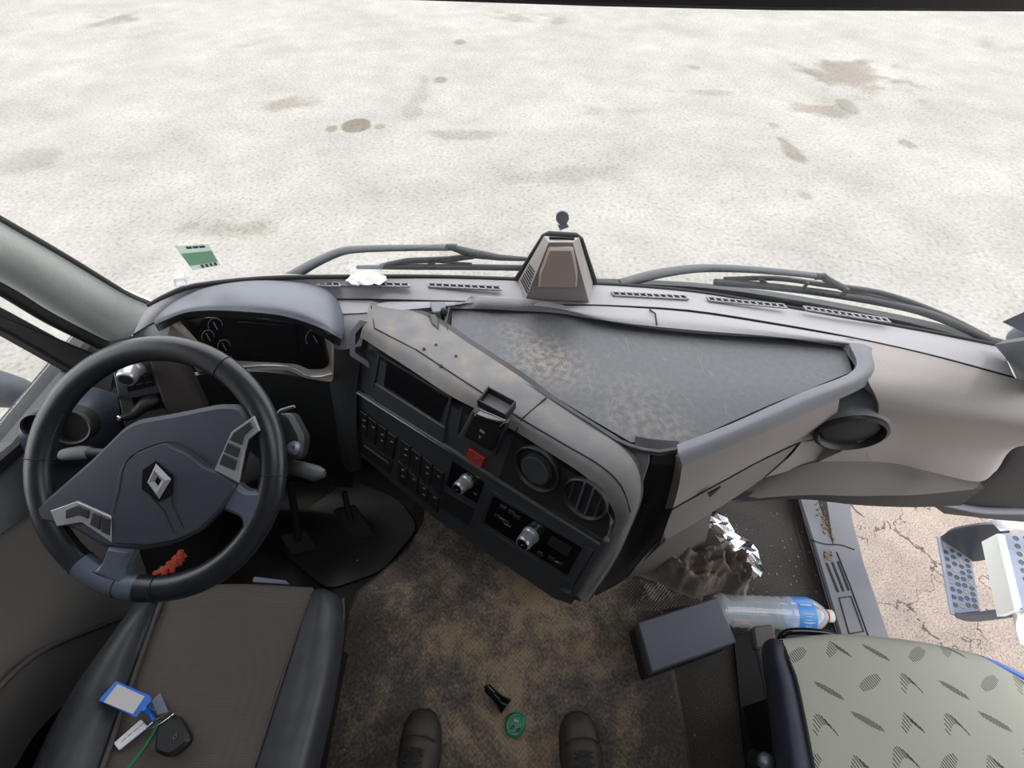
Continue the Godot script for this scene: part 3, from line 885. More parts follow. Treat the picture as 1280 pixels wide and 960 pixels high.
func make_cluster() -> void:
	var d := thing("instrument_cluster", "hooded instrument cluster with a dark screen behind the steering wheel", "instruments", Vector3(-0.55, 0.78, -0.78))
	var st := mesh()
	var g := fine([
		hrow([192, 400, .90, 206, 386, .91, 232, 364, .915, 262, 352, .92, 302, 346.5, .925, 342, 346.5, .925, 383, 352, .92, 414, 366, .91, 427, 388, .89, 430, 405, .875]),
		hrow([192, 402, .91, 203, 392, .935, 232, 374, .955, 262, 363, .965, 302, 358, .975, 345, 359, .975, 388, 367, .965, 414, 379, .945, 426, 398, .915, 430, 412, .885]),
		hrow([193, 404, .915, 202, 397, .945, 230, 385, .97, 262, 379, .985, 300, 377, .99, 350, 381, .99, 388, 391, .98, 412, 403, .96, 423, 413, .935, 428, 419, .90]),
		hrow([194, 406, .915, 202, 402, .94, 230, 391, .965, 260, 388, .978, 300, 389, .982, 350, 394, .98, 386, 404, .97, 410, 414, .955, 420, 420, .935, 427, 424, .90])], 4, 5)
	sheet(st, g, 0.012)
	build(st, "hood", mats.hood, d)
	st = mesh()
	sheet(st, fine([
		hrow([193, 405.5, .914, 202, 401, .938, 230, 390, .963, 260, 387, .977, 300, 388, .981, 350, 393, .979, 386, 403, .969, 410, 413, .954, 420, 419, .934, 427, 424, .90]),
		hrow([198, 414, .90, 206, 411, .915, 232, 398, .935, 260, 396, .948, 300, 398, .952, 350, 403, .95, 386, 413, .94, 408, 424, .925, 417, 430, .905, 424, 432, .88])], 4, 4), 0.012)
	build(st, "hood_lip", mats.black, d)
	var pl := plane3(at_h(240, 402, .905), at_h(410, 424, .905), at_h(330, 458, .775))
	st = mesh()
	plate(st, rounded(outline(pl, [206, 398, 300, 392, 380, 404, 417, 426, 417, 476, 383, 471, 363, 461, 310, 459, 284, 467, 248, 463, 232, 444, 212, 424]), 0.012), pl.n, 0.006, 0.002)
	build(st, "bezel", mats.warm_silver, d)
	st = mesh()
	tube(st, refine([on(pl, 300, 459, .008), on(pl, 330, 456.5, .008), on(pl, 362, 458.5, .008), on(pl, 383, 469, .008), on(pl, 400, 470.5, .008), on(pl, 416, 467, .008)], 4), 0.003, 8)
	build(st, "bezel_edge", mats.silver, d)
	st = mesh()
	plate(st, rounded(outline(pl, [224, 396, 300, 390, 380, 402, 404, 414, 413, 452, 408, 459, 388, 460, 374, 453, 302, 449, 290, 449, 256, 432], .006), 0.012), pl.n, 0.008, 0.003)
	build(st, "dial_panel", mats.gloss_black, d)
	st = mesh()
	plate(st, rounded(outline(pl, [297, 402, 370, 408, 374, 446, 304, 443], .0142), 0.004), pl.n, 0.001)
	build(st, "display", mats.screen, d)
	for q in [[269, 407, 9], [260, 421, 8], [280, 433, 8], [394, 424, 12]]:
		st = mesh()
		var c := on(pl, q[0], q[1], .0148)
		var ux := (on(pl, q[0] + 10, q[1], .0148) - c) / 10.0; var uy := (on(pl, q[0], q[1] + 10, .0148) - c) / 10.0
		var arc := []
		for k in 11:
			var a := deg_to_rad(150.0 + 21.0 * k)
			arc.append(c + ux * cos(a) * q[2] + uy * sin(a) * q[2])
		tube(st, arc, 0.0006, 5)
		var di := build(st, "dial", mats.gauge_mark, d)
		st = mesh()
		tube(st, [c - ux * 2.0 - uy * 4.0, c + ux * 3.0 + uy * 5.0], 0.0011, 5)
		build(st, "needle", mats.gauge_mark, di)

# ---------------------------------------------------------------- centre console
func make_console() -> void:
	var d := thing("center_console", "angled grey center console with screen, switches and knobs turned towards the driver", "console", Vector3(-0.1, 0.5, -0.55))
	var st := mesh()
	var O := hrow([464, 376, .886, 530, 394, .886, 590, 432, .886, 650, 471, .886, 684, 497, .886, 735, 532, .886, 776, 558, .884, 798, 588, .868, 800, 625, .82, 785, 666, .74, 767, 703, .66, 734, 753, .57])
	var S := hrow([457, 402, .889, 520, 437, .889, 570, 470, .889, 618, 501, .889, 652, 524, .889, 708, 557, .889, 750, 582, .886, 776, 607, .866, 788, 640, .81, 774, 672, .735, 758, 705, .655, 727, 751, .565])
	var I := hrow([450, 421, .868, 515, 463, .868, 560, 493, .868, 604, 516, .868, 645, 540, .868, 695, 571, .868, 731, 595, .866, 755, 619, .848, 769, 647, .79, 761, 673, .72, 744, 705, .645, 719, 743, .56])
	var MA := []; var MB := []
	for i in O.size():
		MA.append((O[i] as Vector3).lerp(S[i], 0.5) + Vector3(0, 0.004, 0))
		MB.append((S[i] as Vector3).lerp(I[i], 0.5) + Vector3(0, 0.004, 0.001))
	sheet(st, fine([O, MA, S, MB, I], 4, 3), 0.015)
	build(st, "top_cover", mats.cover, d)
	st = mesh()
	var sl := []
	for i in range(1, 9): sl.append((S[i] as Vector3) + Vector3(0, 0.0008, 0))
	tube(st, refine(sl, 4), 0.0016, 5)
	tube(st, [at_h(464, 383, .89), at_h(468, 410, .89), at_h(520, 437, .8895)], 0.0013, 5)
	tube(st, [at_h(683, 497, .89), at_h(667, 511, .891), at_h(652, 524, .89), at_h(645, 540, .869)], 0.0018, 5)
	build(st, "cover_seam", mats.dark_hole, d)
	for q in [[530, 436], [545, 431], [570, 445], [551, 457]]:
		st = mesh()
		lathe(st, at_h(q[0], q[1], .892), Vector3.UP, [[0.0035, -0.002], [0.0035, 0.001], [0.0, 0.001]], 10)
		build(st, "screw_hole", mats.dark_hole, d)
	# outer wall towards the passenger
	st = mesh()
	var W := []
	for i in O.size(): W.append(Vector3(O[i].x - 0.03, O[i].y - (0.2 if i < 7 else 0.02), O[i].z + (0.02 if i < 7 else -0.012)))
	sheet(st, fine([O, W], 4, 2), 0.015)
	build(st, "outer_wall", mats.console_dark, d)
	var pl := plane3(at_h(467, 431, .86), at_h(732, 595, .86), at_h(712, 735, .56))
	var n: Vector3 = pl.n
	st = mesh()
	plate(st, outline(pl, [452, 421, 560, 492, 646, 539, 732, 594, 757, 618, 771, 646, 762, 674, 745, 706, 722, 744, 700, 736, 587, 661, 554, 640, 446, 550, 440, 486], -0.03), n, 0.03, 0.0)
	build(st, "face", mats.console, d)
	# base behind the face, going down to the floor
	st = mesh()
	var b0 := outline(pl, [446, 550, 554, 640, 700, 736], -0.03)
	sheet(st, fine([b0, [b0[0] + Vector3(0.06, -0.25, -0.1), b0[1] + Vector3(0.05, -0.25, -0.12), b0[2] + Vector3(0.02, -0.2, -0.14)], [b0[0] + Vector3(0.1, -0.55, -0.12), b0[1] + Vector3(0.08, -0.56, -0.14), b0[2] + Vector3(0.03, -0.56, -0.16)]], 4, 4), 0.02)
	build(st, "pedestal", mats.black, d)
	# screen recess, pocket below
	st = mesh()
	ring_plate(st, outline(pl, [474, 440, 566, 496, 556, 538, 466, 484]), n, 0.004, 0.006)
	build(st, "screen_frame", mats.console, d)
	st = mesh()
	plate(st, outline(pl, [485, 448, 560, 493, 550, 526, 481, 481], 0.0), n, 0.003)
	build(st, "screen", mats.screen, d)
	st = mesh()
	plate(st, rounded(outline(pl, [470, 477, 559, 533, 557, 556, 470, 502]), 0.006), n, 0.007, 0.003)
	build(st, "pocket_flap", mats.console, d)
	# ledge
	st = mesh()
	var lg := []
	for q in [[443, 486], [500, 522], [567, 564], [627, 603], [690, 643], [750, 680]]: lg.append(on(pl, q[0], q[1], 0.004))
	tube(st, lg, [0.007, 0.008, 0.008, 0.007, 0.006, 0.005], 10)
	build(st, "ledge", mats.console, d)
	st = mesh()
	tube(st, [lg[0] + n * 0.006, (lg[1] as Vector3) + n * 0.007, (lg[2] as Vector3) + n * 0.007], [0.003, 0.0025, 0.001], 8)
	build(st, "ledge_edge", mats.steel, d)
	# switch rows: each a rocker of its own
	var rows := [[[450, 510], [498, 546], [449, 538], [493, 574], 4], [[502, 547], [557, 591], [500, 571], [553, 618], 4], [[499, 574], [551, 622], [496, 596], [549, 640], 4]]
	var icons := mesh()
	for r in rows:
		for i in r[4]:
			var lerp2 := func(a: Array, b: Array, t: float) -> Array: return [a[0] + (b[0] - a[0]) * t, a[1] + (b[1] - a[1]) * t]
			var t0: float = (i + 0.06) / r[4]; var t1: float = (i + 0.94) / r[4]
			var a: Array = lerp2.call(r[0], r[1], t0); var b: Array = lerp2.call(r[0], r[1], t1); var c: Array = lerp2.call(r[2], r[3], t1); var e: Array = lerp2.call(r[2], r[3], t0)
			st = mesh()
			plate(st, outline(pl, [a[0], a[1], b[0], b[1], c[0], c[1], e[0], e[1]]), n, 0.006 + 0.001 * (i % 2), 0.0015)
			build(st, "switch", mats.console_dark, d)
			var m := Vector2(a[0] + b[0] + c[0] + e[0], a[1] + b[1] + c[1] + e[1]) / 4.0
			var f: float = 0.0072 + 0.001 * (i % 2)
			plate(icons, outline(pl, [m.x - 1.5, m.y - 5.0, m.x + 1.8, m.y - 3.2, m.x + 1.2, m.y - 1.6, m.x - 2.0, m.y - 3.2], f), n, 0.0004)
			if i % 2 == 0: plate(icons, outline(pl, [m.x - 2.0, m.y + 3.0, m.x + 1.2, m.y + 4.8, m.x + 0.8, m.y + 6.0, m.x - 2.3, m.y + 4.4], f), n, 0.0004)
	var ic := build(icons, "switch_symbols", mats.icon, d)
	ic.set_meta("kind", "stuff")
	st = mesh()
	plate(st, outline(pl, [450, 548, 492, 578, 488, 592, 449, 563]), n, 0.003)
	var sl2 := build(st, "card_slot", mats.dark_hole, d)
	st = mesh()
	tube(st, [on(pl, 455, 557, 0.005), on(pl, 486, 579, 0.005)], 0.0025, 6)
	build(st, "slot_bar", mats.console, sl2)
	# knob panels
	st = mesh()
	plate(st, rounded(outline(pl, [566, 576, 606, 603, 597, 628, 559, 606]), 0.004), n, 0.003)
	build(st, "knob_panel", mats.gloss_black, d)
	st = mesh()
	plate(st, outline(pl, [557, 612, 594, 634, 586, 656, 551, 632]), n, 0.004, 0.001)
	build(st, "blank_cover", mats.console_dark, d)
	st = mesh()
	plate(st, rounded(outline(pl, [617, 620, 728, 685, 710, 718, 606, 652]), 0.004), n, 0.003)
	build(st, "climate_panel", mats.gloss_black, d)
	st = mesh()
	ring_plate(st, outline(pl, [614, 612, 742, 688, 716, 730, 597, 655]), n, 0.004, 0.006)
	build(st, "climate_frame", mats.console, d)
	st = mesh()
	plate(st, outline(pl, [690, 670, 715, 684, 709, 695, 684, 680], 0.003), n, 0.002)
	build(st, "climate_display", mats.console_dark, d)
	for q in [[630, 634], [640, 640], [623, 645], [633, 652], [647, 646], [676, 692], [690, 698], [700, 704]]:
		st = mesh()
		plate(st, rounded(outline(pl, [q[0] - 4, q[1] - 4, q[0] + 4, q[1], q[0] + 2.5, q[1] + 4, q[0] - 5, q[1]], 0.003), 0.002), n, 0.003, 0.001)
		build(st, "button", mats.console_dark, d)
	st = mesh()
	for q in [[627, 648], [632, 655], [636, 657], [676, 690], [696, 702], [597, 596], [594, 617]]:
		plate(st, outline(pl, [q[0] - 2, q[1] - 1.6, q[0] + 2.6, q[1] + 1, q[0] + 2, q[1] + 2.2, q[0] - 2.6, q[1] - 0.4], 0.0062), n, 0.0004)
	build(st, "panel_symbols", mats.icon, d).set_meta("kind", "stuff")
	for q in [[584, 601, 0.0165], [664, 668, 0.0185]]:
		st = mesh()
		var c := on(pl, q[0], q[1], 0.003)
		var rr: float = q[2]
		lathe(st, c, n, [[rr * 1.12, 0.0], [rr * 1.1, 0.006], [rr, 0.01], [rr * 0.93, 0.03], [rr * 0.84, 0.035], [rr * 0.7, 0.035]], 28)
		var k := build(st, "knob", mats.silver, d)
		st = mesh()
		lathe(st, c, n, [[rr * 0.72, 0.034], [rr * 0.7, 0.0362], [0.0, 0.0362]], 24)
		build(st, "knob_cap", mats.gloss_black, k)
		st = mesh()
		var ux := (on(pl, q[0] + 5, q[1] - 1, 0.003) - c).normalized()
		tube(st, [c + n * 0.0365 - ux * 0.004, c + n * 0.0365 + ux * 0.004], 0.0008, 5)
		build(st, "knob_mark", mats.icon, k)
	# hazard button
	st = mesh()
	plate(st, rounded(outline(pl, [589, 558, 608, 571, 604, 583, 584, 570]), 0.002), n, 0.008, 0.002)
	var hb := build(st, "hazard_button", mats.red, d)
	hb.set_meta("label", "red hazard light button")
	st = mesh()
	var hc := [on(pl, 596.5, 567, 0.0085), on(pl, 599, 573.5, 0.0085), on(pl, 592.5, 572, 0.0085)]
	for i in 3: tube(st, [hc[i], hc[(i + 1) % 3]], 0.0005, 4)
	build(st, "warning_triangle", mats.icon, hb)
	# parking brake pod
	st = mesh()
	plate(st, rounded(outline(pl, [598, 506, 640, 524, 622, 568, 578, 543], 0.0), 0.006), n, 0.02, 0.005)
	build(st, "brake_housing", mats.console, d)
	st = mesh()
	plate(st, rounded(outline(pl, [598, 513, 633, 527, 619, 561, 585, 541], 0.02), 0.004), n, 0.016, 0.004)
	var bl := build(st, "brake_switch", mats.gloss_black, d)
	bl.set_meta("label", "glossy black parking brake switch")
	st = mesh()
	tube(st, [on(pl, 600, 512, .038), on(pl, 617, 519, .039), on(pl, 632, 526, .038)], 0.002, 6)
	build(st, "switch_highlight", mats.steel, bl)
	st = mesh()
	for q in [[601, 538], [603, 539.5], [605, 540.5], [600, 546]]:
		plate(st, outline(pl, [q[0] - 1, q[1] - 2, q[0] + 1, q[1] - 1, q[0] + .6, q[1] + 2, q[0] - 1.4, q[1] + 1], 0.0362), n, 0.0004)
	build(st, "brake_symbol", mats.icon, bl)
	# open box on top of the pod
	st = mesh()
	var q4 := hpts(0.905, [610, 491, 645, 510, 632, 527, 597, 508])
	var ce: Vector3 = ((q4[0] as Vector3) + q4[1] + q4[2] + q4[3]) / 4.0
	for i in 4:
		var a: Vector3 = q4[i]; var b: Vector3 = q4[(i + 1) % 4]
		var ia := a.lerp(ce, 0.12); var ib := b.lerp(ce, 0.12)
		plate(st, [a, b, ib, ia], Vector3.UP, 0.022, 0.002)
	build(st, "top_box", mats.console_dark, d)
	st = mesh()
	plate(st, [(q4[0] as Vector3).lerp(ce, .1), (q4[1] as Vector3).lerp(ce, .1), (q4[2] as Vector3).lerp(ce, .1), (q4[3] as Vector3).lerp(ce, .1)], Vector3.UP, 0.004)
	build(st, "box_bottom", mats.cover, d)
	st = mesh()
	tube(st, [on(pl, 578, 509, .004), on(pl, 572, 541, .004)], 0.003, 6)
	build(st, "grip_ridge", mats.console, d)
	# recess with cup holder and round vent
	st = mesh()
	plate(st, rounded(outline(pl, [642, 545, 731, 600, 752, 622, 764, 648, 757, 674, 700, 640, 622, 602], 0.0), 0.01), n, 0.002)
	build(st, "recess_panel", mats.dark_hole, d)
	for q in [[673, 584, 0.052, 0], [733, 621, 0.046, 1]]:
		st = mesh()
		var c := on(pl, q[0], q[1], 0.002)
		var r: float = q[2]
		lathe(st, c, n, [[r, 0.0], [r, 0.01], [r * 0.95, 0.012], [r * 0.88, 0.006], [r * 0.85, 0.001], [0.0, 0.0012]], 32)
		var v := build(st, "cup_holder" if q[3] == 0 else "air_vent", mats.console_dark, d)
		var ux := (on(pl, q[0] + 10, q[1] + 6, 0.002) - c).normalized(); var uy := n.cross(ux)
		if q[3] == 1:
			for k in 4:
				st = mesh()
				var o := (k - 1.5) * r * 0.42
				var hl := sqrt(max(0.0, r * r * 0.7 - o * o))
				bx(st, c + ux * o + n * 0.005, Vector3(0.003, 0.008, hl * 2), Basis(ux, n, uy), 0.001)
				build(st, "vent_fin", mats.steel if k == 1 or k == 2 else mats.console, v)
		else:
			st = mesh()
			lathe(st, c, n, [[r * 0.62, 0.0], [r * 0.62, 0.014], [r * 0.55, 0.015], [0.0, 0.013]], 28)
			build(st, "holder_cap", mats.console, v)
	# chunky foot at the lower right corner
	st = mesh()
	plate(st, rounded(outline(pl, [700, 733, 722, 742, 745, 704, 763, 674, 757, 668, 716, 738], 0.0), 0.004), n, 0.012, 0.004)
	build(st, "end_cap", mats.console, d)

# ---------------------------------------------------------------- steering wheel
func make_wheel() -> void:
	var W := Vector3(-0.632, 0.903, -0.434)
	var n := Vector3(-0.025, 0.794, 0.607).normalized()
	var pl := {"p": W, "n": n}
	var d := thing("steering_wheel", "black leather steering wheel turned a little, with silver framed button pads", "steering wheel", W)
	var st := mesh()
	var bx_ := n.cross(Vector3(0, 0, 1)).normalized(); var by := n.cross(bx_)
	var R := 0.212
	var seg := 72
	var ringr := []
	for i in seg:
		var a := TAU * i / seg
		ringr.append(W + bx_ * cos(a) * R + by * sin(a) * R)
	var grid := []
	for k in 15:
		var b := TAU * k / 14
		var row := []
		for i in seg + 1:
			var a := TAU * i / seg
			var dir := bx_ * cos(a) + by * sin(a)
			row.append(W + dir * (R + 0.023 * cos(b)) + n * (0.018 * sin(b)))
		grid.append(row)
	sheet(st, grid)
	build(st, "rim", mats.leather, d)
	# stitched seams across the rim where leather sections meet
	for q in [[33, 572], [284, 452], [357, 594], [107, 697], [146, 742], [196, 742]]:
		var p := on(pl, q[0], q[1]) - W
		var dir := (p - n * p.dot(n)).normalized()
		st = mesh()
		var loop := []
		for k in 17: loop.append(W + dir * (R + 0.0236 * cos(TAU * k / 16)) + n * (0.0186 * sin(TAU * k / 16)))
		tube(st, loop, 0.0009, 4)
		build(st, "rim_seam", mats.dark_hole, d)
	st = mesh()
	for i in 60:   # stitches on the inner edge, upper left
		var a0 := deg_to_rad(150.0 + i * 1.3)
		var q := W
		var dir := bx_ * cos(a0) + by * sin(a0)
		q = W + dir * (R - 0.022) + n * 0.006
		bx(st, q, Vector3(0.0028, 0.0012, 0.0012), axes(dir), 0.0)
	var sm := build(st, "stitches", mats.post, d)
	sm.set_meta("kind", "stuff")
	var ang := func(u: float, v: float) -> float:
		var q := on(pl, u, v) - W
		return atan2(q.dot(by), q.dot(bx_))
	var s0: float = ang.call(107, 697); var s1: float = ang.call(172, 742)
	if s1 - s0 > PI: s1 -= TAU
	if s0 - s1 > PI: s1 += TAU
	grid = []
	for k in 15:
		var b := TAU * k / 14
		var row := []
		for i in 11:
			var dir := bx_ * cos(lerpf(s0, s1, i / 10.0)) + by * sin(lerpf(s0, s1, i / 10.0))
			row.append(W + dir * (R + 0.0234 * cos(b)) + n * (0.0184 * sin(b)))
		grid.append(row)
	st = mesh()
	sheet(st, grid)
	build(st, "rim_inlay", mats.spoke, d)
	# hub
	st = mesh()
	var hubpx := [60, 632, 84, 612, 130, 572, 168, 534, 186, 524, 232, 516, 286, 505, 312, 506, 322, 522, 326, 540, 312, 566, 302, 601, 286, 632, 255, 663, 225, 677, 190, 683, 146, 680, 104, 655, 66, 648]
	plate(st, rounded(outline(pl, hubpx, -0.012), 0.012, 3), n, 0.029, 0.008)
	build(st, "hub_cover", mats.hub, d)
	st = mesh()
	plate(st, rounded(outline(pl, [210, 553, 240, 565, 262, 583, 286, 592, 300, 606, 284, 632, 254, 662, 224, 675, 190, 681, 146, 678, 143, 640, 150, 610, 155, 585, 170, 568], 0.01), 0.008, 3), n, 0.012, 0.004)
	var ab := build(st, "airbag_cover", mats.hub, d)
	st = mesh()
	tube(st, refine([on(pl, 143, 642, .021), on(pl, 150, 610, .0215), on(pl, 155, 584, .0215), on(pl, 170, 566, .0215), on(pl, 210, 552, .0215), on(pl, 240, 564, .0215), on(pl, 264, 582, .0215)], 4), 0.0014, 5)
	build(st, "cover_seam", mats.dark_hole, ab)
	st = mesh()
	tube(st, [on(pl, 190, 622, .0222), on(pl, 205, 638, .0222), on(pl, 218, 666, .0215)], 0.0012, 5)
	build(st, "cover_seam", mats.dark_hole, ab)
	st = mesh()
	tube(st, [on(pl, 215, 618, .0222), on(pl, 216, 632, .0222), on(pl, 230, 660, .0215)], 0.0012, 5)
	build(st, "cover_seam", mats.dark_hole, ab)
	# emblem
	st = mesh()
	plate(st, outline(pl, [195, 576, 217, 594, 216, 618, 199, 627, 178, 611, 179, 587], 0.022), n, 0.003, 0.001)
	var em := build(st, "emblem", mats.gloss_black, d)
	st = mesh()
	var top := on(pl, 195, 579.5, .026); var rgt := on(pl, 214, 599, .026); var bot := on(pl, 199, 624, .026); var lft := on(pl, 184, 603, .026)
	var c := (top + rgt + bot + lft) / 4.0
	flat(st)
	var oc := [top, rgt, bot, lft]; var icn := []; var mid := []
	for p in oc:
		icn.append((c as Vector3).lerp(p, 0.26) + n * 0.001)
		mid.append((c as Vector3).lerp(p, 0.65) + n * 0.006)
	for i in 4:
		var j := (i + 1) % 4
		quad(st, oc[i], oc[j], mid[j], mid[i])
		quad(st, mid[i], mid[j], icn[j], icn[i])
	build(st, "diamond", mats.silver, em)
	# button pads
	var pads := [[319, 520, 326, 538, 311, 550, 307, 565, 300, 603, 270, 587, 291, 540], [66, 638, 99, 626, 142, 645, 142, 677, 105, 652, 74, 657]]
	var keys := [[[293, 541, 313, 527, 317, 534, 306, 544, 303, 556, 288, 550], [286, 553, 301, 560, 298, 572, 281, 565], [280, 567, 297, 575, 294, 588, 275, 580]], [[84, 637, 99, 631, 113, 637, 111, 648, 100, 643, 84, 648], [118, 640, 128, 644, 126, 662, 114, 655], [130, 645, 139, 649, 138, 669, 128, 664]]]
	for k in 2:
		st = mesh()
		plate(st, outline(pl, pads[k], 0.018), n, 0.005, 0.001)
		var pd := build(st, "button_pad", mats.silver, d)
		for key in keys[k]:
			st = mesh()
			plate(st, rounded(outline(pl, key, 0.0225), 0.001), n, 0.0035, 0.001)
			build(st, "button", mats.console_dark, pd)
	# spokes
	for s in [[64, 626, 58, 612, 55, 632, 60, 652, 70, 650], [312, 506, 322, 500, 344, 536, 346, 560, 326, 542], [146, 678, 178, 683, 166, 704, 166, 726, 136, 722, 122, 708, 136, 704], [284, 634, 302, 600, 314, 611, 346, 612, 338, 648, 326, 672, 312, 664, 309, 644]]:
		st = mesh()
		plate(st, rounded(outline(pl, s, -0.006), 0.008, 3), n, 0.022, 0.007)
		build(st, "spoke", mats.spoke, d)

func make_column() -> void:
	var d := thing("steering_column", "dark steering column with control stalks behind the wheel", "steering column", Vector3(-0.62, 0.4, -0.6))
	var W := Vector3(-0.632, 0.903, -0.434)
	var n := Vector3(-0.025, 0.794, 0.607).normalized()
	var st := mesh()
	var p := W - n * 0.06
	lathe(st, p, -n, [[0.0, 0.0], [0.075, 0.005], [0.085, 0.03], [0.075, 0.14], [0.06, 0.34], [0.0, 0.35]], 24, true)
	build(st, "shroud", mats.column, d)
	var pl := {"p": W - n * 0.075, "n": n}
	st = mesh()
	plate(st, rounded(outline(pl, [330, 520, 372, 515, 388, 545, 384, 572, 340, 580, 318, 560]), 0.012), n, 0.03, 0.008)
	build(st, "switch_block", mats.console_dark, d)
	st = mesh()
	lathe(st, on(pl, 368, 560, .03), n, [[0.013, 0.0], [0.012, 0.006], [0.006, 0.008], [0.0, 0.006]], 16)
	build(st, "ignition_lock", mats.steel, d)
	st = mesh()
	tube(st, [on(pl, 170, 570), on(pl, 135, 566), on(pl, 118, 566), on(pl, 112, 566)], [0.008, 0.008, 0.009, 0.011], 12)
	var s := build(st, "stalk", mats.console_dark, d)
	st = mesh()
	tube(st, [on(pl, 113, 566), on(pl, 100, 566), on(pl, 82, 568), on(pl, 76, 568)], [0.013, 0.0145, 0.013, 0.010], 12, 0.7)
	build(st, "stalk_grip", mats.console, s)
	st = mesh()
	tube(st, [on(pl, 330, 575), on(pl, 356, 583), on(pl, 362, 584)], [0.01, 0.009, 0.011], 12)
	s = build(st, "stalk", mats.console_dark, d)
	st = mesh()
	tube(st, [on(pl, 360, 583), on(pl, 375, 586), on(pl, 396, 592), on(pl, 406, 592)], [0.013, 0.015, 0.016, 0.008], 12, 0.75)
	build(st, "stalk_grip", mats.console, s)
	st = mesh()
	tube(st, [on(pl, 340, 525, .02), on(pl, 352, 513, .03), on(pl, 368, 508, .035)], [0.004, 0.004, 0.003], 8)
	build(st, "tilt_lever", mats.steel, d)

# ---------------------------------------------------------------- light switch panel left of the wheel
func make_switch_panel() -> void:
	var d := thing("light_switch_panel", "dark panel with a silver light knob and six square buttons left of the column", "switch panel", Vector3(-0.85, 0.55, -0.72))
	var pl := plane3(at_h(145, 455, .865), at_h(192, 442, .88), at_h(170, 500, .73))
	var n: Vector3 = pl.n
	var st := mesh()
	plate(st, rounded(outline(pl, [142, 448, 192, 434, 218, 520, 160, 536], -0.02), 0.006), n, 0.02, 0.003)
	build(st, "body", mats.pad_dark, d)
	st = mesh()
	var c := on(pl, 166, 459)
	var ax := (n + Vector3(0.0, 0.2, 0.5)).normalized()
	lathe(st, c, ax, [[0.026, 0.0], [0.024, 0.008], [0.021, 0.012], [0.0195, 0.035], [0.017, 0.04], [0.014, 0.04]], 28)
	var k := build(st, "knob", mats.silver, d)
	st = mesh()
	lathe(st, c, ax, [[0.0145, 0.039], [0.014, 0.0415], [0.0, 0.0415]], 20)
	build(st, "knob_cap", mats.console_dark, k)
	for r in 2:
		for i in 3:
			st = mesh()
			var u := 156.0 + i * 11.5 + r * 2.5; var v := 470.5 - i * 2.6 + r * 8.0 + 3.0
			plate(st, rounded(outline(pl, [u, v, u + 10, v - 2.3, u + 12, v + 4.5, u + 2, v + 7]), 0.001), n, 0.005, 0.001)
			build(st, "button", mats.console_dark, d)
	st = mesh()
	plate(st, rounded(outline(pl, [165, 497, 205, 489, 212, 508, 170, 516]), 0.003), n, 0.002)
	build(st, "recess", mats.dark_hole, d)
	st = mesh()
	tube(st, [on(pl, 196, 498, .01), on(pl, 182, 505, .03), on(pl, 165, 520, .04), on(pl, 152, 522, .045)], [0.014, 0.016, 0.011, 0.008], 12)
	var h := build(st, "lever", mats.console_dark, d)
	st = mesh()
	lathe(st, on(pl, 151, 522, .047), Vector3(-0.7, 0.5, 0.5), [[0.0, -0.004], [0.009, 0.0], [0.009, 0.008], [0.0, 0.012]], 14, true)
	build(st, "lever_tip", mats.chrome, h)
	# tall brown grey post between panel and cluster
	st = mesh()
	var pq := plane3(at_h(200, 440, .87), at_h(240, 440, .86), at_h(225, 510, .69))
	plate(st, rounded(outline(pq, [190, 436, 226, 430, 262, 505, 250, 516, 216, 520], -0.01), 0.006), pq.n, 0.03, 0.006)
	build(st, "post", mats.post, d)
	# round vents on the dashboard's left end
	var v2 := thing("side_vent", "pair of dark round outlets on a grey pod at the dashboard's left end", "air vent", Vector3(-0.95, 0.6, -0.62))
	st = mesh()
	sheet(st, fine([hrow([26, 530, .83, 60, 502, .83, 108, 484, .80, 146, 492, .76]), hrow([24, 548, .83, 60, 530, .83, 112, 514, .80, 150, 515, .74]), hrow([32, 566, .79, 68, 566, .78, 112, 560, .74, 152, 544, .66]), hrow([50, 588, .68, 86, 586, .66, 120, 578, .62, 150, 560, .56])], 5, 5), 0.02)
	build(st, "pod", mats.hub, v2)
	for q in [[46, 533, .845, 0.026], [88, 534, .83, 0.036]]:
		st = mesh()
		c = at_h(q[0], q[1], q[2])
		var a2 := Vector3(0.25, 0.55, 0.8).normalized()
		var r: float = q[3]
		lathe(st, c, a2, [[r * 1.1, -0.03], [r * 1.1, 0.0], [r, 0.004], [r * 0.9, 0.002], [r * 0.88, -0.012]], 28)
		var o := build(st, "outlet_ring", mats.console_dark, v2)
		st = mesh()
		lathe(st, c, a2, [[r * 0.9, -0.012], [0.0, -0.012]], 24)
		build(st, "outlet_hole", mats.dark_hole, o)
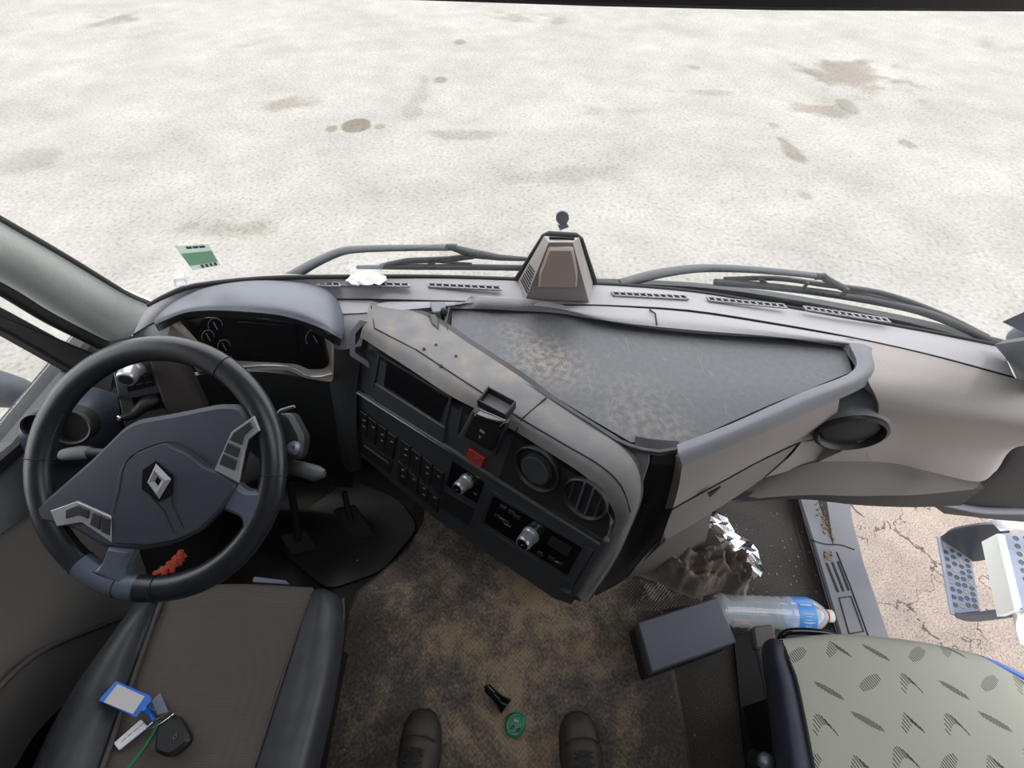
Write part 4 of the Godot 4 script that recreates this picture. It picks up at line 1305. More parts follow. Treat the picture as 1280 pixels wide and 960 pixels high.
# ---------------------------------------------------------------- things on and around the windscreen
func make_screen_things() -> void:
	var d := thing("camera_pod", "grey tapering sensor cover with black rubber edge standing at the middle of the windscreen", "sensor cover", at_h(700, 362, 0.885))
	var st := mesh()
	var g0 := on_glass(647, 352, -0.012); var g1 := on_glass(680, 295, -0.012); var g2 := on_glass(724, 297, -0.012); var g3 := on_glass(741, 353, -0.012)
	var f0 := at_h(657, 374, 0.887); var f3 := at_h(736, 377, 0.887)
	var f1 := on_glass(686, 303, -0.05); var f2 := on_glass(716, 303, -0.05)
	flat(st)
	quad(st, g0, g1, f1, f0); quad(st, g2, g3, f3, f2); quad(st, g1, g2, f2, f1); quad(st, f0, f1, f2, f3); quad(st, g0, g3, g2, g1)
	build(st, "body", mats.panel, d)
	st = mesh()
	tube(st, [on_glass(645, 351, -0.004), on_glass(681, 295, -0.004), on_glass(686, 293, -0.004), on_glass(720, 295, -0.004), on_glass(725, 299, -0.004), on_glass(743, 352, -0.004)], 0.0075, 8)
	build(st, "rubber_edge", mats.rubber, d)
	st = mesh()
	var fr := plane3(f0, f3, (f1 + f2) * 0.5)
	plate(st, rounded(outline(fr, [686, 307, 716, 307, 722, 340, 721, 356, 673, 356, 674, 340], -0.002), 0.006), fr.n, 0.012, 0.004)
	build(st, "front_panel", mats.panel_warm, d)
	st = mesh()
	tube(st, [(g1 as Vector3).lerp(f1, .5) + Vector3(0.006, 0.003, 0), (g2 as Vector3).lerp(f2, .5) + Vector3(-0.004, 0.003, 0)], 0.003, 6)
	build(st, "top_slot", mats.dark_hole, d)
	var gr := plane3(g0, f0, f1)
	for i in 8:
		st = mesh()
		var t := i / 8.0
		tube(st, [on(gr, 651 + t * 12, 350 - t * 22, 0.002), on(gr, 659 + t * 10, 366 - t * 30, 0.002)], 0.0016, 5)
		build(st, "grille_bar", mats.dark_hole, d)
	# rain sensor on the glass
	d = thing("rain_sensor", "small grey disc sensor stuck on the windscreen above the sensor cover", "sensor", on_glass(703, 281))
	st = mesh()
	var sp := []
	for k in 20:
		var a := TAU * k / 20
		sp.append(on_glass(703 + cos(a) * 8.2, 271 + sin(a) * 8.6, -0.004))
	var sn: Vector3 = (sp[0] as Vector3 - sp[7]).cross(sp[0] - sp[13]).normalized()
	if sn.z < 0: sn = -sn
	plate(st, sp, sn, 0.004, 0.001)
	build(st, "disc", mats.steel, d)
	st = mesh()
	plate(st, [on_glass(697, 280, -0.004), on_glass(708, 277, -0.004), on_glass(711, 282, -0.004), on_glass(700, 286, -0.004)], sn, 0.005, 0.001)
	build(st, "mount", mats.tread_grey, d)
	# green sticker
	d = thing("windscreen_sticker", "green and pale inspection sticker on the windscreen above the instrument hood", "sticker", on_glass(247, 337))
	var ga := on_glass(218, 307, -0.003); var gb := on_glass(260, 304.5, -0.003); var gc := on_glass(276, 331.5, -0.003); var gd := on_glass(241, 338, -0.003)
	var nn := (gb - ga).cross(gc - ga).normalized()
	if nn.z < 0: nn = -nn
	var inner := func(u: float, v: float) -> Vector3: return ga.lerp(gb, u).lerp(gd.lerp(gc, u), v)
	st = mesh()
	plate(st, [inner.call(0., 0.), inner.call(1., 0.), inner.call(1., 1.), inner.call(0., 1.)], nn, 0.0006)
	build(st, "backing", mats.sticker_pale, d)
	st = mesh()
	plate(st, [inner.call(.02, .3), inner.call(.98, .3), inner.call(.98, .8), inner.call(.02, .8)], nn, 0.0014)
	build(st, "green_field", mats.sticker_green, d)
	st = mesh()
	for i in 4:
		var a: Vector3 = inner.call(0.36 + i * 0.15, 0.83); var b: Vector3 = inner.call(0.45 + i * 0.15, 0.83); var c: Vector3 = inner.call(0.45 + i * 0.15, 0.95); var e: Vector3 = inner.call(0.36 + i * 0.15, 0.95)
		ring_plate(st, [a, b, c, e], nn, 0.0016, 0.0022)
	build(st, "numbers", mats.sill, d)
	st = mesh()
	for i in 3: plate(st, [inner.call(0.3 + i * .2, .06), inner.call(0.46 + i * .2, .06), inner.call(0.46 + i * .2, .14), inner.call(0.3 + i * .2, .14)], nn, 0.0014)
	build(st, "print", mats.sill, d).set_meta("kind", "stuff")
	# clear tag holder
	st = mesh()
	var ta := on_glass(217, 343, -0.004); var tb := on_glass(231, 341, -0.004); var tc := on_glass(236, 351, -0.004); var td := on_glass(219, 354, -0.004)
	ring_plate(st, rounded([ta, tb, tc, td], 0.006), nn, 0.012, 0.004)
	plate(st, [ta, tb, tc, td], nn, 0.003)
	tag(build(st, "tag_holder", mats.clear_thin), "small empty clear plastic holder at the windscreen's lower left edge", "holder")
	# sticker at right edge
	st = mesh()
	var ra := on_glass(1253, 402, -0.003); var rb := on_glass(1284, 388, -0.003); var rc := on_glass(1290, 420, -0.003)
	var rn := (rb - ra).cross(rc - ra).normalized()
	if rn.dot(EYE - ra) < 0: rn = -rn
	plate(st, [ra, rb, rc], rn, 0.001)
	tag(build(st, "corner_sticker", mats.steel), "grey sticker in the lower right corner of the windscreen", "sticker")
	# tissue
	st = mesh()
	rng.seed = 11
	var g := []
	var o := at_h(459, 352, 0.918)
	for i in 9:
		var row := []
		for j in 12:
			var x := (j - 5.5) / 5.5; var z := (i - 4.0) / 4.0
			var sx: float = 0.048 * x * (1.0 - 0.25 * abs(z)); var sz: float = 0.024 * z * (1.0 - 0.3 * abs(x))
			row.append(o + Vector3(sx + rng.randf_range(-.003, .003), 0.004 + 0.018 * (1 - x * x) * (1 - z * z) + rng.randf_range(0, 0.008), sz + rng.randf_range(-.003, .003)))
		g.append(row)
	sheet(st, g, 0.0012, Vector3.DOWN)
	tag(build(st, "tissue", mats.paper), "crumpled white tissue lying on the dashboard vents near the windscreen", "tissue")
	# wipers, outside
	var w := thing("windscreen_wiper", "left windscreen wiper with bent grey arm, left of the sensor cover", "wiper", Vector3(-0.2, 0.84, -1.06), "windscreen wipers")
	st = mesh()
	var ap := [at_d(352, 352, 1.03), at_d(372, 341, 1.05), at_d(395, 328, 1.06), at_d(425, 315, 1.065), at_d(450, 311.5, 1.065), at_d(500, 310, 1.06), at_d(560, 309.5, 1.055)]
	tube(st, refine(ap, 4), [0.017, 0.017, 0.017, 0.017, 0.017, 0.0168, 0.0165, 0.016, 0.0155, 0.015, 0.0145, 0.014, 0.0135, 0.013, 0.0125, 0.012, 0.0115, 0.011, 0.011, 0.0105, 0.0105, 0.01, 0.01, 0.01, 0.01], 8, 0.6)
	build(st, "arm", mats.wiper_arm, w)
	st = mesh()
	bx(st, at_d(564, 308.5, 1.055), Vector3(0.03, 0.014, 0.014), Basis.IDENTITY, 0.004)
	tube(st, [at_d(564, 309, 1.055), at_d(590, 317, 1.05), at_d(625, 322, 1.045), at_d(662, 324, 1.04)], [0.008, 0.012, 0.008, 0.005], 8)
	build(st, "tip", mats.wiper, w)
	st = mesh()
	tube(st, [at_d(446, 334, 1.04), at_d(520, 333.5, 1.05), at_d(600, 334, 1.045), at_d(680, 335.5, 1.04), at_d(742, 338, 1.035)], [0.005, 0.008, 0.008, 0.008, 0.004], 8)
	build(st, "blade", mats.wiper, w)
	st = mesh()
	tube(st, [at_d(476, 333, 1.045), at_d(510, 326, 1.055), at_d(560, 324, 1.055), at_d(592, 320, 1.055)], 0.008, 8)
	tube(st, [at_d(530, 333, 1.045), at_d(545, 327, 1.055), at_d(590, 330, 1.05)], 0.004, 6)
	build(st, "linkage", mats.wiper, w)
	w = thing("windscreen_wiper", "right windscreen wiper curving down along the glass towards the passenger corner", "wiper", Vector3(0.6, 0.84, -0.95), "windscreen wipers")
	st = mesh()
	ap = [at_d(776, 355, 1.04), at_d(800, 348, 1.05), at_d(830, 341, 1.05), at_d(875, 335.5, 1.05), at_d(930, 336.5, 1.04), at_d(985, 341, 1.02), at_d(1024, 345, 1.0)]
	tube(st, refine(ap, 4), [0.017, 0.017, 0.017, 0.017, 0.017, 0.0168, 0.0165, 0.016, 0.0155, 0.015, 0.0145, 0.014, 0.0135, 0.013, 0.0125, 0.012, 0.0115, 0.011, 0.011, 0.0105, 0.0105, 0.01, 0.01, 0.01, 0.01], 8, 0.6)
	build(st, "arm", mats.wiper_arm, w)
	st = mesh()
	bx(st, at_d(1026, 345, 1.0), Vector3(0.03, 0.014, 0.014), Basis.IDENTITY, 0.004)
	tube(st, refine([at_d(1030, 347, 1.0), at_d(1048, 357, .985), at_d(1075, 368, .97), at_d(1130, 380, .93), at_d(1170, 393, .9)], 3), 0.009, 8)
	build(st, "tip", mats.wiper, w)
	st = mesh()
	tube(st, refine([at_d(893, 352.5, 1.03), at_d(950, 357, 1.02), at_d(1020, 365, .99), at_d(1090, 376, .94), at_d(1150, 389, .89), at_d(1200, 408, .84), at_d(1250, 433, .775)], 4), 0.0095, 8)
	build(st, "blade", mats.wiper, w)
	st = mesh()
	tube(st, refine([at_d(905, 349, 1.035), at_d(970, 348, 1.03), at_d(1030, 356, 1.0), at_d(1100, 366, .95), at_d(1170, 390, .885), at_d(1235, 422, .8)], 4), 0.007, 6)
	for q in [[950, 349, 962, 358], [1010, 353, 1002, 363], [1060, 361, 1052, 371]]: tube(st, [at_d(q[0], q[1], 1.02 - (q[0] - 950) * 0.0006), at_d(q[2], q[3], 1.02 - (q[0] - 950) * 0.0006)], 0.005, 6)
	build(st, "linkage", mats.wiper, w)
	# dark cowl bump seen between the wiper and the dash
	st = mesh()
	sheet(st, fine([[at_d(340, 352, 1.06), at_d(500, 349, 1.1), at_d(660, 352, 1.1), at_d(860, 358, 1.08), at_d(1000, 376, 1.05), at_d(1130, 402, .98), at_d(1262, 436, .82)], [at_d(340, 372, 1.06), at_d(500, 366, 1.1), at_d(660, 366, 1.1), at_d(860, 372, 1.08), at_d(1000, 388, 1.05), at_d(1130, 410, .98), at_d(1262, 452, .82)]], 4, 2), 0.02)
	struct(build(st, "trim", mats.wiper), "dark outside cowl under the wipers", "trim")

# ---------------------------------------------------------------- seats
func make_seats() -> void:
	var d := thing("driver_seat", "driver's seat cushion in dark woven cloth with black leather side bolsters", "seat", Vector3(-0.6, -0.1, -0.1))
	var st := mesh()
	var g := fine([
		hrow([214, 738, .42, 300, 736, .42, 385, 741, .42]),
		hrow([207, 734, .47, 300, 730, .475, 388, 734, .47]),
		hrow([203, 745, .515, 300, 738, .52, 392, 742, .515]),
		hrow([186, 790, .53, 285, 785, .525, 374, 790, .53]),
		hrow([165, 850, .53, 270, 850, .52, 350, 850, .53]),
		hrow([127, 960, .53, 240, 960, .52, 316, 960, .53]),
		hrow([78, 1100, .53, 200, 1100, .52, 268, 1100, .53])], 6, 4)
	sheet(st, g, 0.03, Vector3.DOWN)
	build(st, "cushion", mats.seat_cloth, d)
	st = mesh()
	g = fine([
		hrow([386, 740, .42, 400, 742, .41, 418, 748, .40, 424, 760, .36]),
		hrow([391, 738, .51, 405, 736, .51, 424, 746, .49, 430, 764, .40]),
		hrow([383, 756, .535, 404, 754, .55, 426, 764, .52, 431, 790, .40]),
		hrow([352, 850, .535, 385, 850, .56, 412, 850, .53, 417, 880, .40]),
		hrow([316, 960, .535, 356, 960, .56, 386, 960, .53, 392, 990, .40]),
		hrow([268, 1100, .535, 315, 1100, .56, 350, 1100, .53, 355, 1130, .40])], 5, 4)
	sheet(st, g, 0.02, Vector3(-0.3, -1, 0).normalized())
	build(st, "side_bolster", mats.seat_leather, d)
	st = mesh()
	tube(st, refine([at_h(428, 748, .485), at_h(428.5, 770, .48), at_h(421, 800, .49), at_h(410, 860, .505), at_h(386, 965, .505)], 4), 0.0045, 6)
	build(st, "piping", mats.post, d)
	st = mesh()
	g = fine([
		hrow([214, 740, .42, 196, 742, .42, 180, 748, .40, 172, 760, .36]),
		hrow([205, 742, .51, 192, 738, .52, 176, 744, .50, 160, 768, .40]),
		hrow([196, 765, .535, 172, 770, .57, 146, 785, .55, 128, 815, .42]),
		hrow([165, 850, .535, 130, 850, .58, 96, 858, .56, 74, 890, .42]),
		hrow([127, 960, .535, 84, 960, .58, 50, 960, .56, 26, 990, .42]),
		hrow([78, 1100, .535, 20, 1100, .58, -20, 1100, .56, -40, 1130, .42])], 5, 4)
	sheet(st, g, 0.02, Vector3(0.3, -1, 0).normalized())
	build(st, "side_bolster", mats.seat_leather, d)
	st = mesh()
	tube(st, refine([at_h(393, 742, .525), at_h(383, 758, .538), at_h(352, 850, .54), at_h(317, 960, .54)], 5), 0.002, 6)
	build(st, "piping", mats.post, d)
	st = mesh()
	tube(st, refine([at_h(204, 748, .528), at_h(195, 768, .54), at_h(166, 850, .54), at_h(128, 960, .54)], 5), 0.005, 6)
	build(st, "piping", mats.post, d)
	st = mesh()
	var a := at_h(300, 760, .42)
	span(st, Vector3(-0.82, -0.1, a.z + 0.02), Vector3(-0.5, 0.42, 0.35), 0.02)
	build(st, "base", mats.black, d)
	# passenger seat
	d = thing("passenger_seat", "passenger seat cushion in pale grey green cloth printed with dark slanting strokes", "seat", Vector3(0.9, -0.06, -0.05))
	st = mesh()
	g = fine([
		hrow([972, 806, .36, 1044, 800, .36, 1109, 804, .36, 1166, 812, .36, 1228, 826, .36, 1290, 850, .36]),
		hrow([974, 799, .43, 1044, 793, .43, 1109, 797, .43, 1166, 805, .43, 1229, 820, .43, 1292, 846, .43]),
		hrow([978, 806, .46, 1046, 800, .465, 1110, 806, .47, 1170, 815, .47, 1234, 832, .46, 1300, 860, .45]),
		hrow([996, 856, .465, 1060, 856, .475, 1120, 858, .48, 1184, 862, .48, 1256, 874, .47, 1330, 905, .455]),
		hrow([1016, 960, .47, 1076, 960, .475, 1140, 960, .48, 1208, 960, .48, 1288, 960, .475, 1372, 980, .46]),
		hrow([1040, 1110, .47, 1100, 1110, .475, 1168, 1110, .48, 1245, 1110, .48, 1330, 1110, .475, 1420, 1120, .46])], 5, 5)
	sheet(st, g, 0.03, Vector3.DOWN)
	build(st, "cushion", mats.print_cloth, d)
	st = mesh()
	g = fine([
		hrow([978, 806, .38, 966, 810, .36, 957, 818, .32, 960, 830, .2]),
		hrow([977, 800, .45, 964, 798, .44, 953, 808, .38, 956, 835, .2]),
		hrow([985, 825, .468, 968, 826, .46, 956, 838, .38, 960, 870, .2]),
		hrow([996, 858, .468, 976, 858, .46, 962, 866, .38, 964, 905, .2]),
		hrow([1016, 960, .472, 992, 960, .462, 976, 960, .38, 972, 990, .2]),
		hrow([1040, 1110, .472, 1010, 1110, .46, 990, 1110, .38, 985, 1130, .2])], 5, 4)
	sheet(st, g, 0.02, Vector3(0.3, -1, 0).normalized())
	build(st, "side_bolster", mats.navy, d)
	st = mesh()
	tube(st, refine([at_h(977, 801, .452), at_h(986, 826, .47), at_h(997, 858, .471), at_h(1017, 960, .474)], 4), 0.004, 6)
	build(st, "seam", mats.dark_hole, d)
	st = mesh()
	tube(st, refine([at_h(1228, 824, .44), at_h(1252, 834, .447), at_h(1290, 855, .45), at_h(1330, 895, .455)], 4), 0.007, 8)
	build(st, "blue_piping", mats.blue_gloss, d)
	st = mesh()
	tube(st, refine([at_h(973, 808, .30), at_h(976, 797, .32), at_h(985, 790, .33), at_h(1005, 789, .33), at_h(1030, 791, .33), at_h(1041, 794, .33), at_h(1043, 801, .33)], 3), 0.008, 8)
	build(st, "adjustment_bar", mats.gloss_black, d)
	st = mesh()
	span(st, Vector3(0.68, -0.06, -0.18), Vector3(1.05, 0.3, 0.3), 0.02)
	build(st, "base", mats.black, d)
	st = mesh()
	plate(st, rounded(hpts(0.12, [936, 786, 962, 783, 966, 812, 940, 814]), 0.01), Vector3.UP, 0.03, 0.005)
	tube(st, [at_h(948, 810, .13), at_h(958, 850, .13), at_h(964, 880, .12)], 0.012, 8)
	build(st, "rail_cover", mats.lower, d)
	st = mesh()
	plate(st, hpts(-0.055, [916, 796, 948, 790, 962, 860, 985, 1000, 935, 1000]), Vector3.UP, 0.01)  # near-black plate painted in as the shaded gap beside the seat
	build(st, "gap_shade", mats.dark_hole, d)
	d = thing("belt_buckle", "shiny clear tipped belt buckle beside the passenger seat's left bolster", "buckle", at_h(958, 960, 0.2))
	st = mesh()
	lathe(st, at_h(958, 953, 0.28), Vector3(0, 0.8, 0.3), [[0.0, -0.01], [0.018, -0.008], [0.02, 0.005], [0.014, 0.014], [0.0, 0.016]], 18, true)
	build(st, "button", mats.steel, d)
	st = mesh()
	lathe(st, at_h(958, 956, 0.2), Vector3(0, 0.9, 0.2), [[0.0, -0.06], [0.02, -0.06], [0.02, 0.06], [0.017, 0.07]], 14)
	build(st, "stalk", mats.rubber, d)

# ---------------------------------------------------------------- keys on the driver's seat
func make_keys() -> void:
	var h := 0.535
	var d := thing("key_bunch", "truck key with blue and white tags and a green cord lying on the driver's seat", "keys", at_h(190, 910, h))
	var st := mesh()
	var kp := plane3(at_h(125, 873, .598), at_h(145, 851, .594), at_h(187, 869, .556))
	plate(st, rounded(outline(kp, [125, 873, 128, 870, 145, 851, 187, 869, 190, 876, 176, 890, 170, 897, 124, 876]), 0.002), kp.n, 0.004, 0.001)
	var t := build(st, "blue_tag", mats.blue, d)
	st = mesh()
	plate(st, outline(kp, [129.5, 877.5, 147, 855, 181, 870.5, 166, 892.5], .004), kp.n, 0.0006)
	build(st, "paper_insert", mats.label_white, t)
	st = mesh()
	tube(st, refine([at_h(180, 886, h + .03), at_h(187, 893, h + .005), at_h(193, 901, h + .006)], 3), 0.0035, 6)
	tube(st, refine([at_h(188, 872, h + .02), at_h(186, 884, h + .004), at_h(194, 888, h + .004)], 3), 0.002, 6)
	build(st, "tag_strap", mats.blue, t)
	st = mesh()
	plate(st, hpts(h + .006, [190, 876, 200.5, 866, 209, 890, 196, 894]), Vector3(0.1, 1, 0.1).normalized(), 0.002, 0.0005)
	build(st, "steel_tag", mats.tread_grey, d)
	st = mesh()
	plate(st, rounded(hpts(h, [143, 929, 176.6, 899.5, 186, 909, 149.5, 938]), 0.002), Vector3.UP, 0.003, 0.0008)
	var wt := build(st, "white_tag", mats.white, d)
	st = mesh()
	for i in 4:
		var p := at_h(152 + i * 7.4, 927 - i * 6.2, h + 0.0034); var q := at_h(158 + i * 7.4, 922 - i * 6.2, h + 0.0034)
		tube(st, [p, q], 0.0006, 4)
	build(st, "tag_writing", mats.sill, wt)
	st = mesh()
	plate(st, rounded(hpts(h, [210, 896, 226, 894, 234, 906, 243, 924, 236, 934, 217, 948, 198, 941, 201, 908]), 0.01, 5), Vector3.UP, 0.018, 0.006)
	var f := build(st, "key_fob", mats.console_dark, d)
	st = mesh()
	var c := at_h(219, 921, h + 0.0185)
	var e := [c + Vector3(0, 0, -.006), c + Vector3(.004, 0, 0), c + Vector3(0, 0, .006), c + Vector3(-.004, 0, 0)]
	ring_plate(st, e, Vector3.UP, 0.0012, 0.0014)
	build(st, "fob_badge", mats.chrome, f)
	st = mesh()
	var rp := []
	for k in 21:
		var a := TAU * k / 20
		var q := at_h(201, 900, h + .012)
		rp.append(q + Vector3(0.022, 0.003, -0.012) * cos(a) + Vector3(0.004, 0.008, 0.008) * sin(a))
	tube(st, rp, 0.0013, 6)
	build(st, "split_ring", mats.chrome, d)
	st = mesh()
	tube(st, refine([at_h(198, 904, h + .008), at_h(190, 920, h + .006), at_h(178, 938, h + .005), at_h(160, 961, h + .005), at_h(140, 990, h + .005)], 4), 0.0035, 8)
	build(st, "green_cord", mats.green_cord, d)

# ---------------------------------------------------------------- things on the floor
func boot(called: String, label: String, tip: Vector3, yaw: float) -> void:
	var d := thing(called, label, "boot", Vector3(tip.x, 0, tip.z + 0.14), "work boots of the person standing in the cab")
	var B := Basis(Vector3.UP, yaw)
	var at := func(x: float, y: float, s: float) -> Vector3: return tip + B * Vector3(x, y, s)
	var prof := [[0.0, 0.012, 0.03, 0.0], [0.008, 0.028, 0.045, 0.0], [0.03, 0.043, 0.062, 0.0], [0.06, 0.050, 0.072, 0.001], [0.10, 0.052, 0.085, 0.002], [0.14, 0.049, 0.10, 0.003], [0.18, 0.044, 0.12, 0.003], [0.22, 0.042, 0.14, 0.002], [0.27, 0.040, 0.14, 0.0], [0.295, 0.026, 0.13, 0.0]]
	var st := mesh()
	var g := []
	for q in prof:
		var row := []
		for k in 17:
			var a := PI * k / 16.0
			row.append(at.call(q[3] - cos(a) * q[1], 0.018 + pow(sin(a), 0.75) * (q[2] - 0.018), q[0]))
		g.append(row)
	sheet(st, fine(g, 1, 3))
	build(st, "upper", mats.boot, d)
	st = mesh()
	var sole := []
	for i in prof.size(): sole.append(at.call(prof[i][3] - prof[i][1] - 0.004, 0.0, prof[i][0] - 0.004))
	for i in range(prof.size() - 1, -1, -1): sole.append(at.call(prof[i][3] + prof[i][1] + 0.004, 0.0, prof[i][0] - 0.004))
	plate(st, sole, Vector3.UP, 0.024, 0.005)
	build(st, "sole", mats.boot_sole, d)
	st = mesh()
	tube(st, [at.call(-0.046, 0.062, .07), at.call(-.024, .082, .062), at.call(0.0, .085, .06), at.call(.026, .08, .062), at.call(.046, .06, .07)], 0.0022, 6)
	build(st, "toe_seam", mats.lace, d)
	st = mesh()
	sheet(st, fine([[at.call(-.016, .086, .085), at.call(0, .092, .085), at.call(.016, .086, .085)], [at.call(-.018, .115, .14), at.call(0, .118, .14), at.call(.018, .115, .14)], [at.call(-.02, .15, .2), at.call(0, .155, .2), at.call(.02, .15, .2)]], 3, 3), 0.004)
	build(st, "tongue", mats.lace, d)
	for i in 4:
		st = mesh()
		var s := 0.09 + i * 0.025
		var y := 0.094 + i * 0.012
		tube(st, [at.call(-.024, y - .006, s), at.call(0, y + .004, s + .006), at.call(.024, y - .006, s + .012)], 0.0028, 6)
		tube(st, [at.call(.024, y - .006, s), at.call(0, y + .005, s + .006), at.call(-.024, y - .006, s + .012)], 0.0028, 6)
		build(st, "lace", mats.lace, d)
	# shaft above the ankle
	st = mesh()
	tube(st, [at.call(0, .10, .235), at.call(0, .15, .235), at.call(0, .22, .24)], [0.046, 0.048, 0.052], 18)
	build(st, "shaft", mats.boot, d)

func crumple(px: Array, h: float, amp: float, s: int, step: float) -> Array:
	# closed crumpled cloth over an outline on the floor: [top grid triangles as arrays of three points]
	var p2 := PackedVector2Array()
	for i in range(0, px.size(), 2):
		var q := at_h(px[i], px[i + 1], h)
		p2.append(Vector2(q.x, q.z))
	var lo := p2[0]; var hi := p2[0]
	for q in p2:
		lo = lo.min(q); hi = hi.max(q)
	var fn := FastNoiseLite.new()
	fn.seed = s; fn.frequency = 10.0; fn.fractal_type = FastNoiseLite.FRACTAL_RIDGED; fn.fractal_octaves = 3
	var f2 := FastNoiseLite.new()
	f2.seed = s + 9; f2.frequency = 9.0; f2.fractal_octaves = 2
	var hgt := func(q: Vector2) -> float:
		var dist := 1e9
		for i in p2.size():
			var c := Geometry2D.get_closest_point_to_segment(q, p2[i], p2[(i + 1) % p2.size()])
			dist = min(dist, q.distance_to(c))
		var e: float = smoothstep(0.0, 0.035, dist)
		return h + e * (0.015 + amp * (0.55 + 0.5 * fn.get_noise_2d(q.x + f2.get_noise_2d(q.x, q.y) * 0.05, q.y * 1.7) + 0.3 * f2.get_noise_2d(q.x * 2.0, q.y * 2.0)))
	var tris := []
	var nx := int((hi.x - lo.x) / step) + 1; var nz := int((hi.y - lo.y) / step) + 1
	var jit := FastNoiseLite.new()
	jit.seed = s + 3; jit.frequency = 14.0
	var pts := {}
	for i in nx + 1:
		for j in nz + 1:
			var q := lo + Vector2(i, j) * step
			if Geometry2D.is_point_in_polygon(q, p2): pts[Vector2i(i, j)] = q
			else:
				var best := q; var bd := 1e9
				for k in p2.size():
					var c := Geometry2D.get_closest_point_to_segment(q, p2[k], p2[(k + 1) % p2.size()])
					if q.distance_to(c) < bd:
						bd = q.distance_to(c); best = c
				if bd < step * 1.1: pts[Vector2i(i, j)] = best
	for i in nx:
		for j in nz:
			var k := [Vector2i(i, j), Vector2i(i + 1, j), Vector2i(i + 1, j + 1), Vector2i(i, j + 1)]
			var have := k.filter(func(c): return pts.has(c))
			if have.size() < 3: continue
			var v := []
			for c in have:
				var q: Vector2 = pts[c]
				v.append(Vector3(q.x, hgt.call(q), q.y))
			tris.append([v[0], v[1], v[2]])
			if v.size() == 4: tris.append([v[0], v[2], v[3]])
	return tris

func add_tris(st: SurfaceTool, tris: Array, base: float, soft := true) -> void:
	if soft: smooth(st)
	else: flat(st)
	for t in tris: tri(st, t[0], t[1], t[2])
	smooth(st)
	for t in tris:
		tri(st, Vector3(t[0].x, base, t[0].z), Vector3(t[2].x, base, t[2].z), Vector3(t[1].x, base, t[1].z))

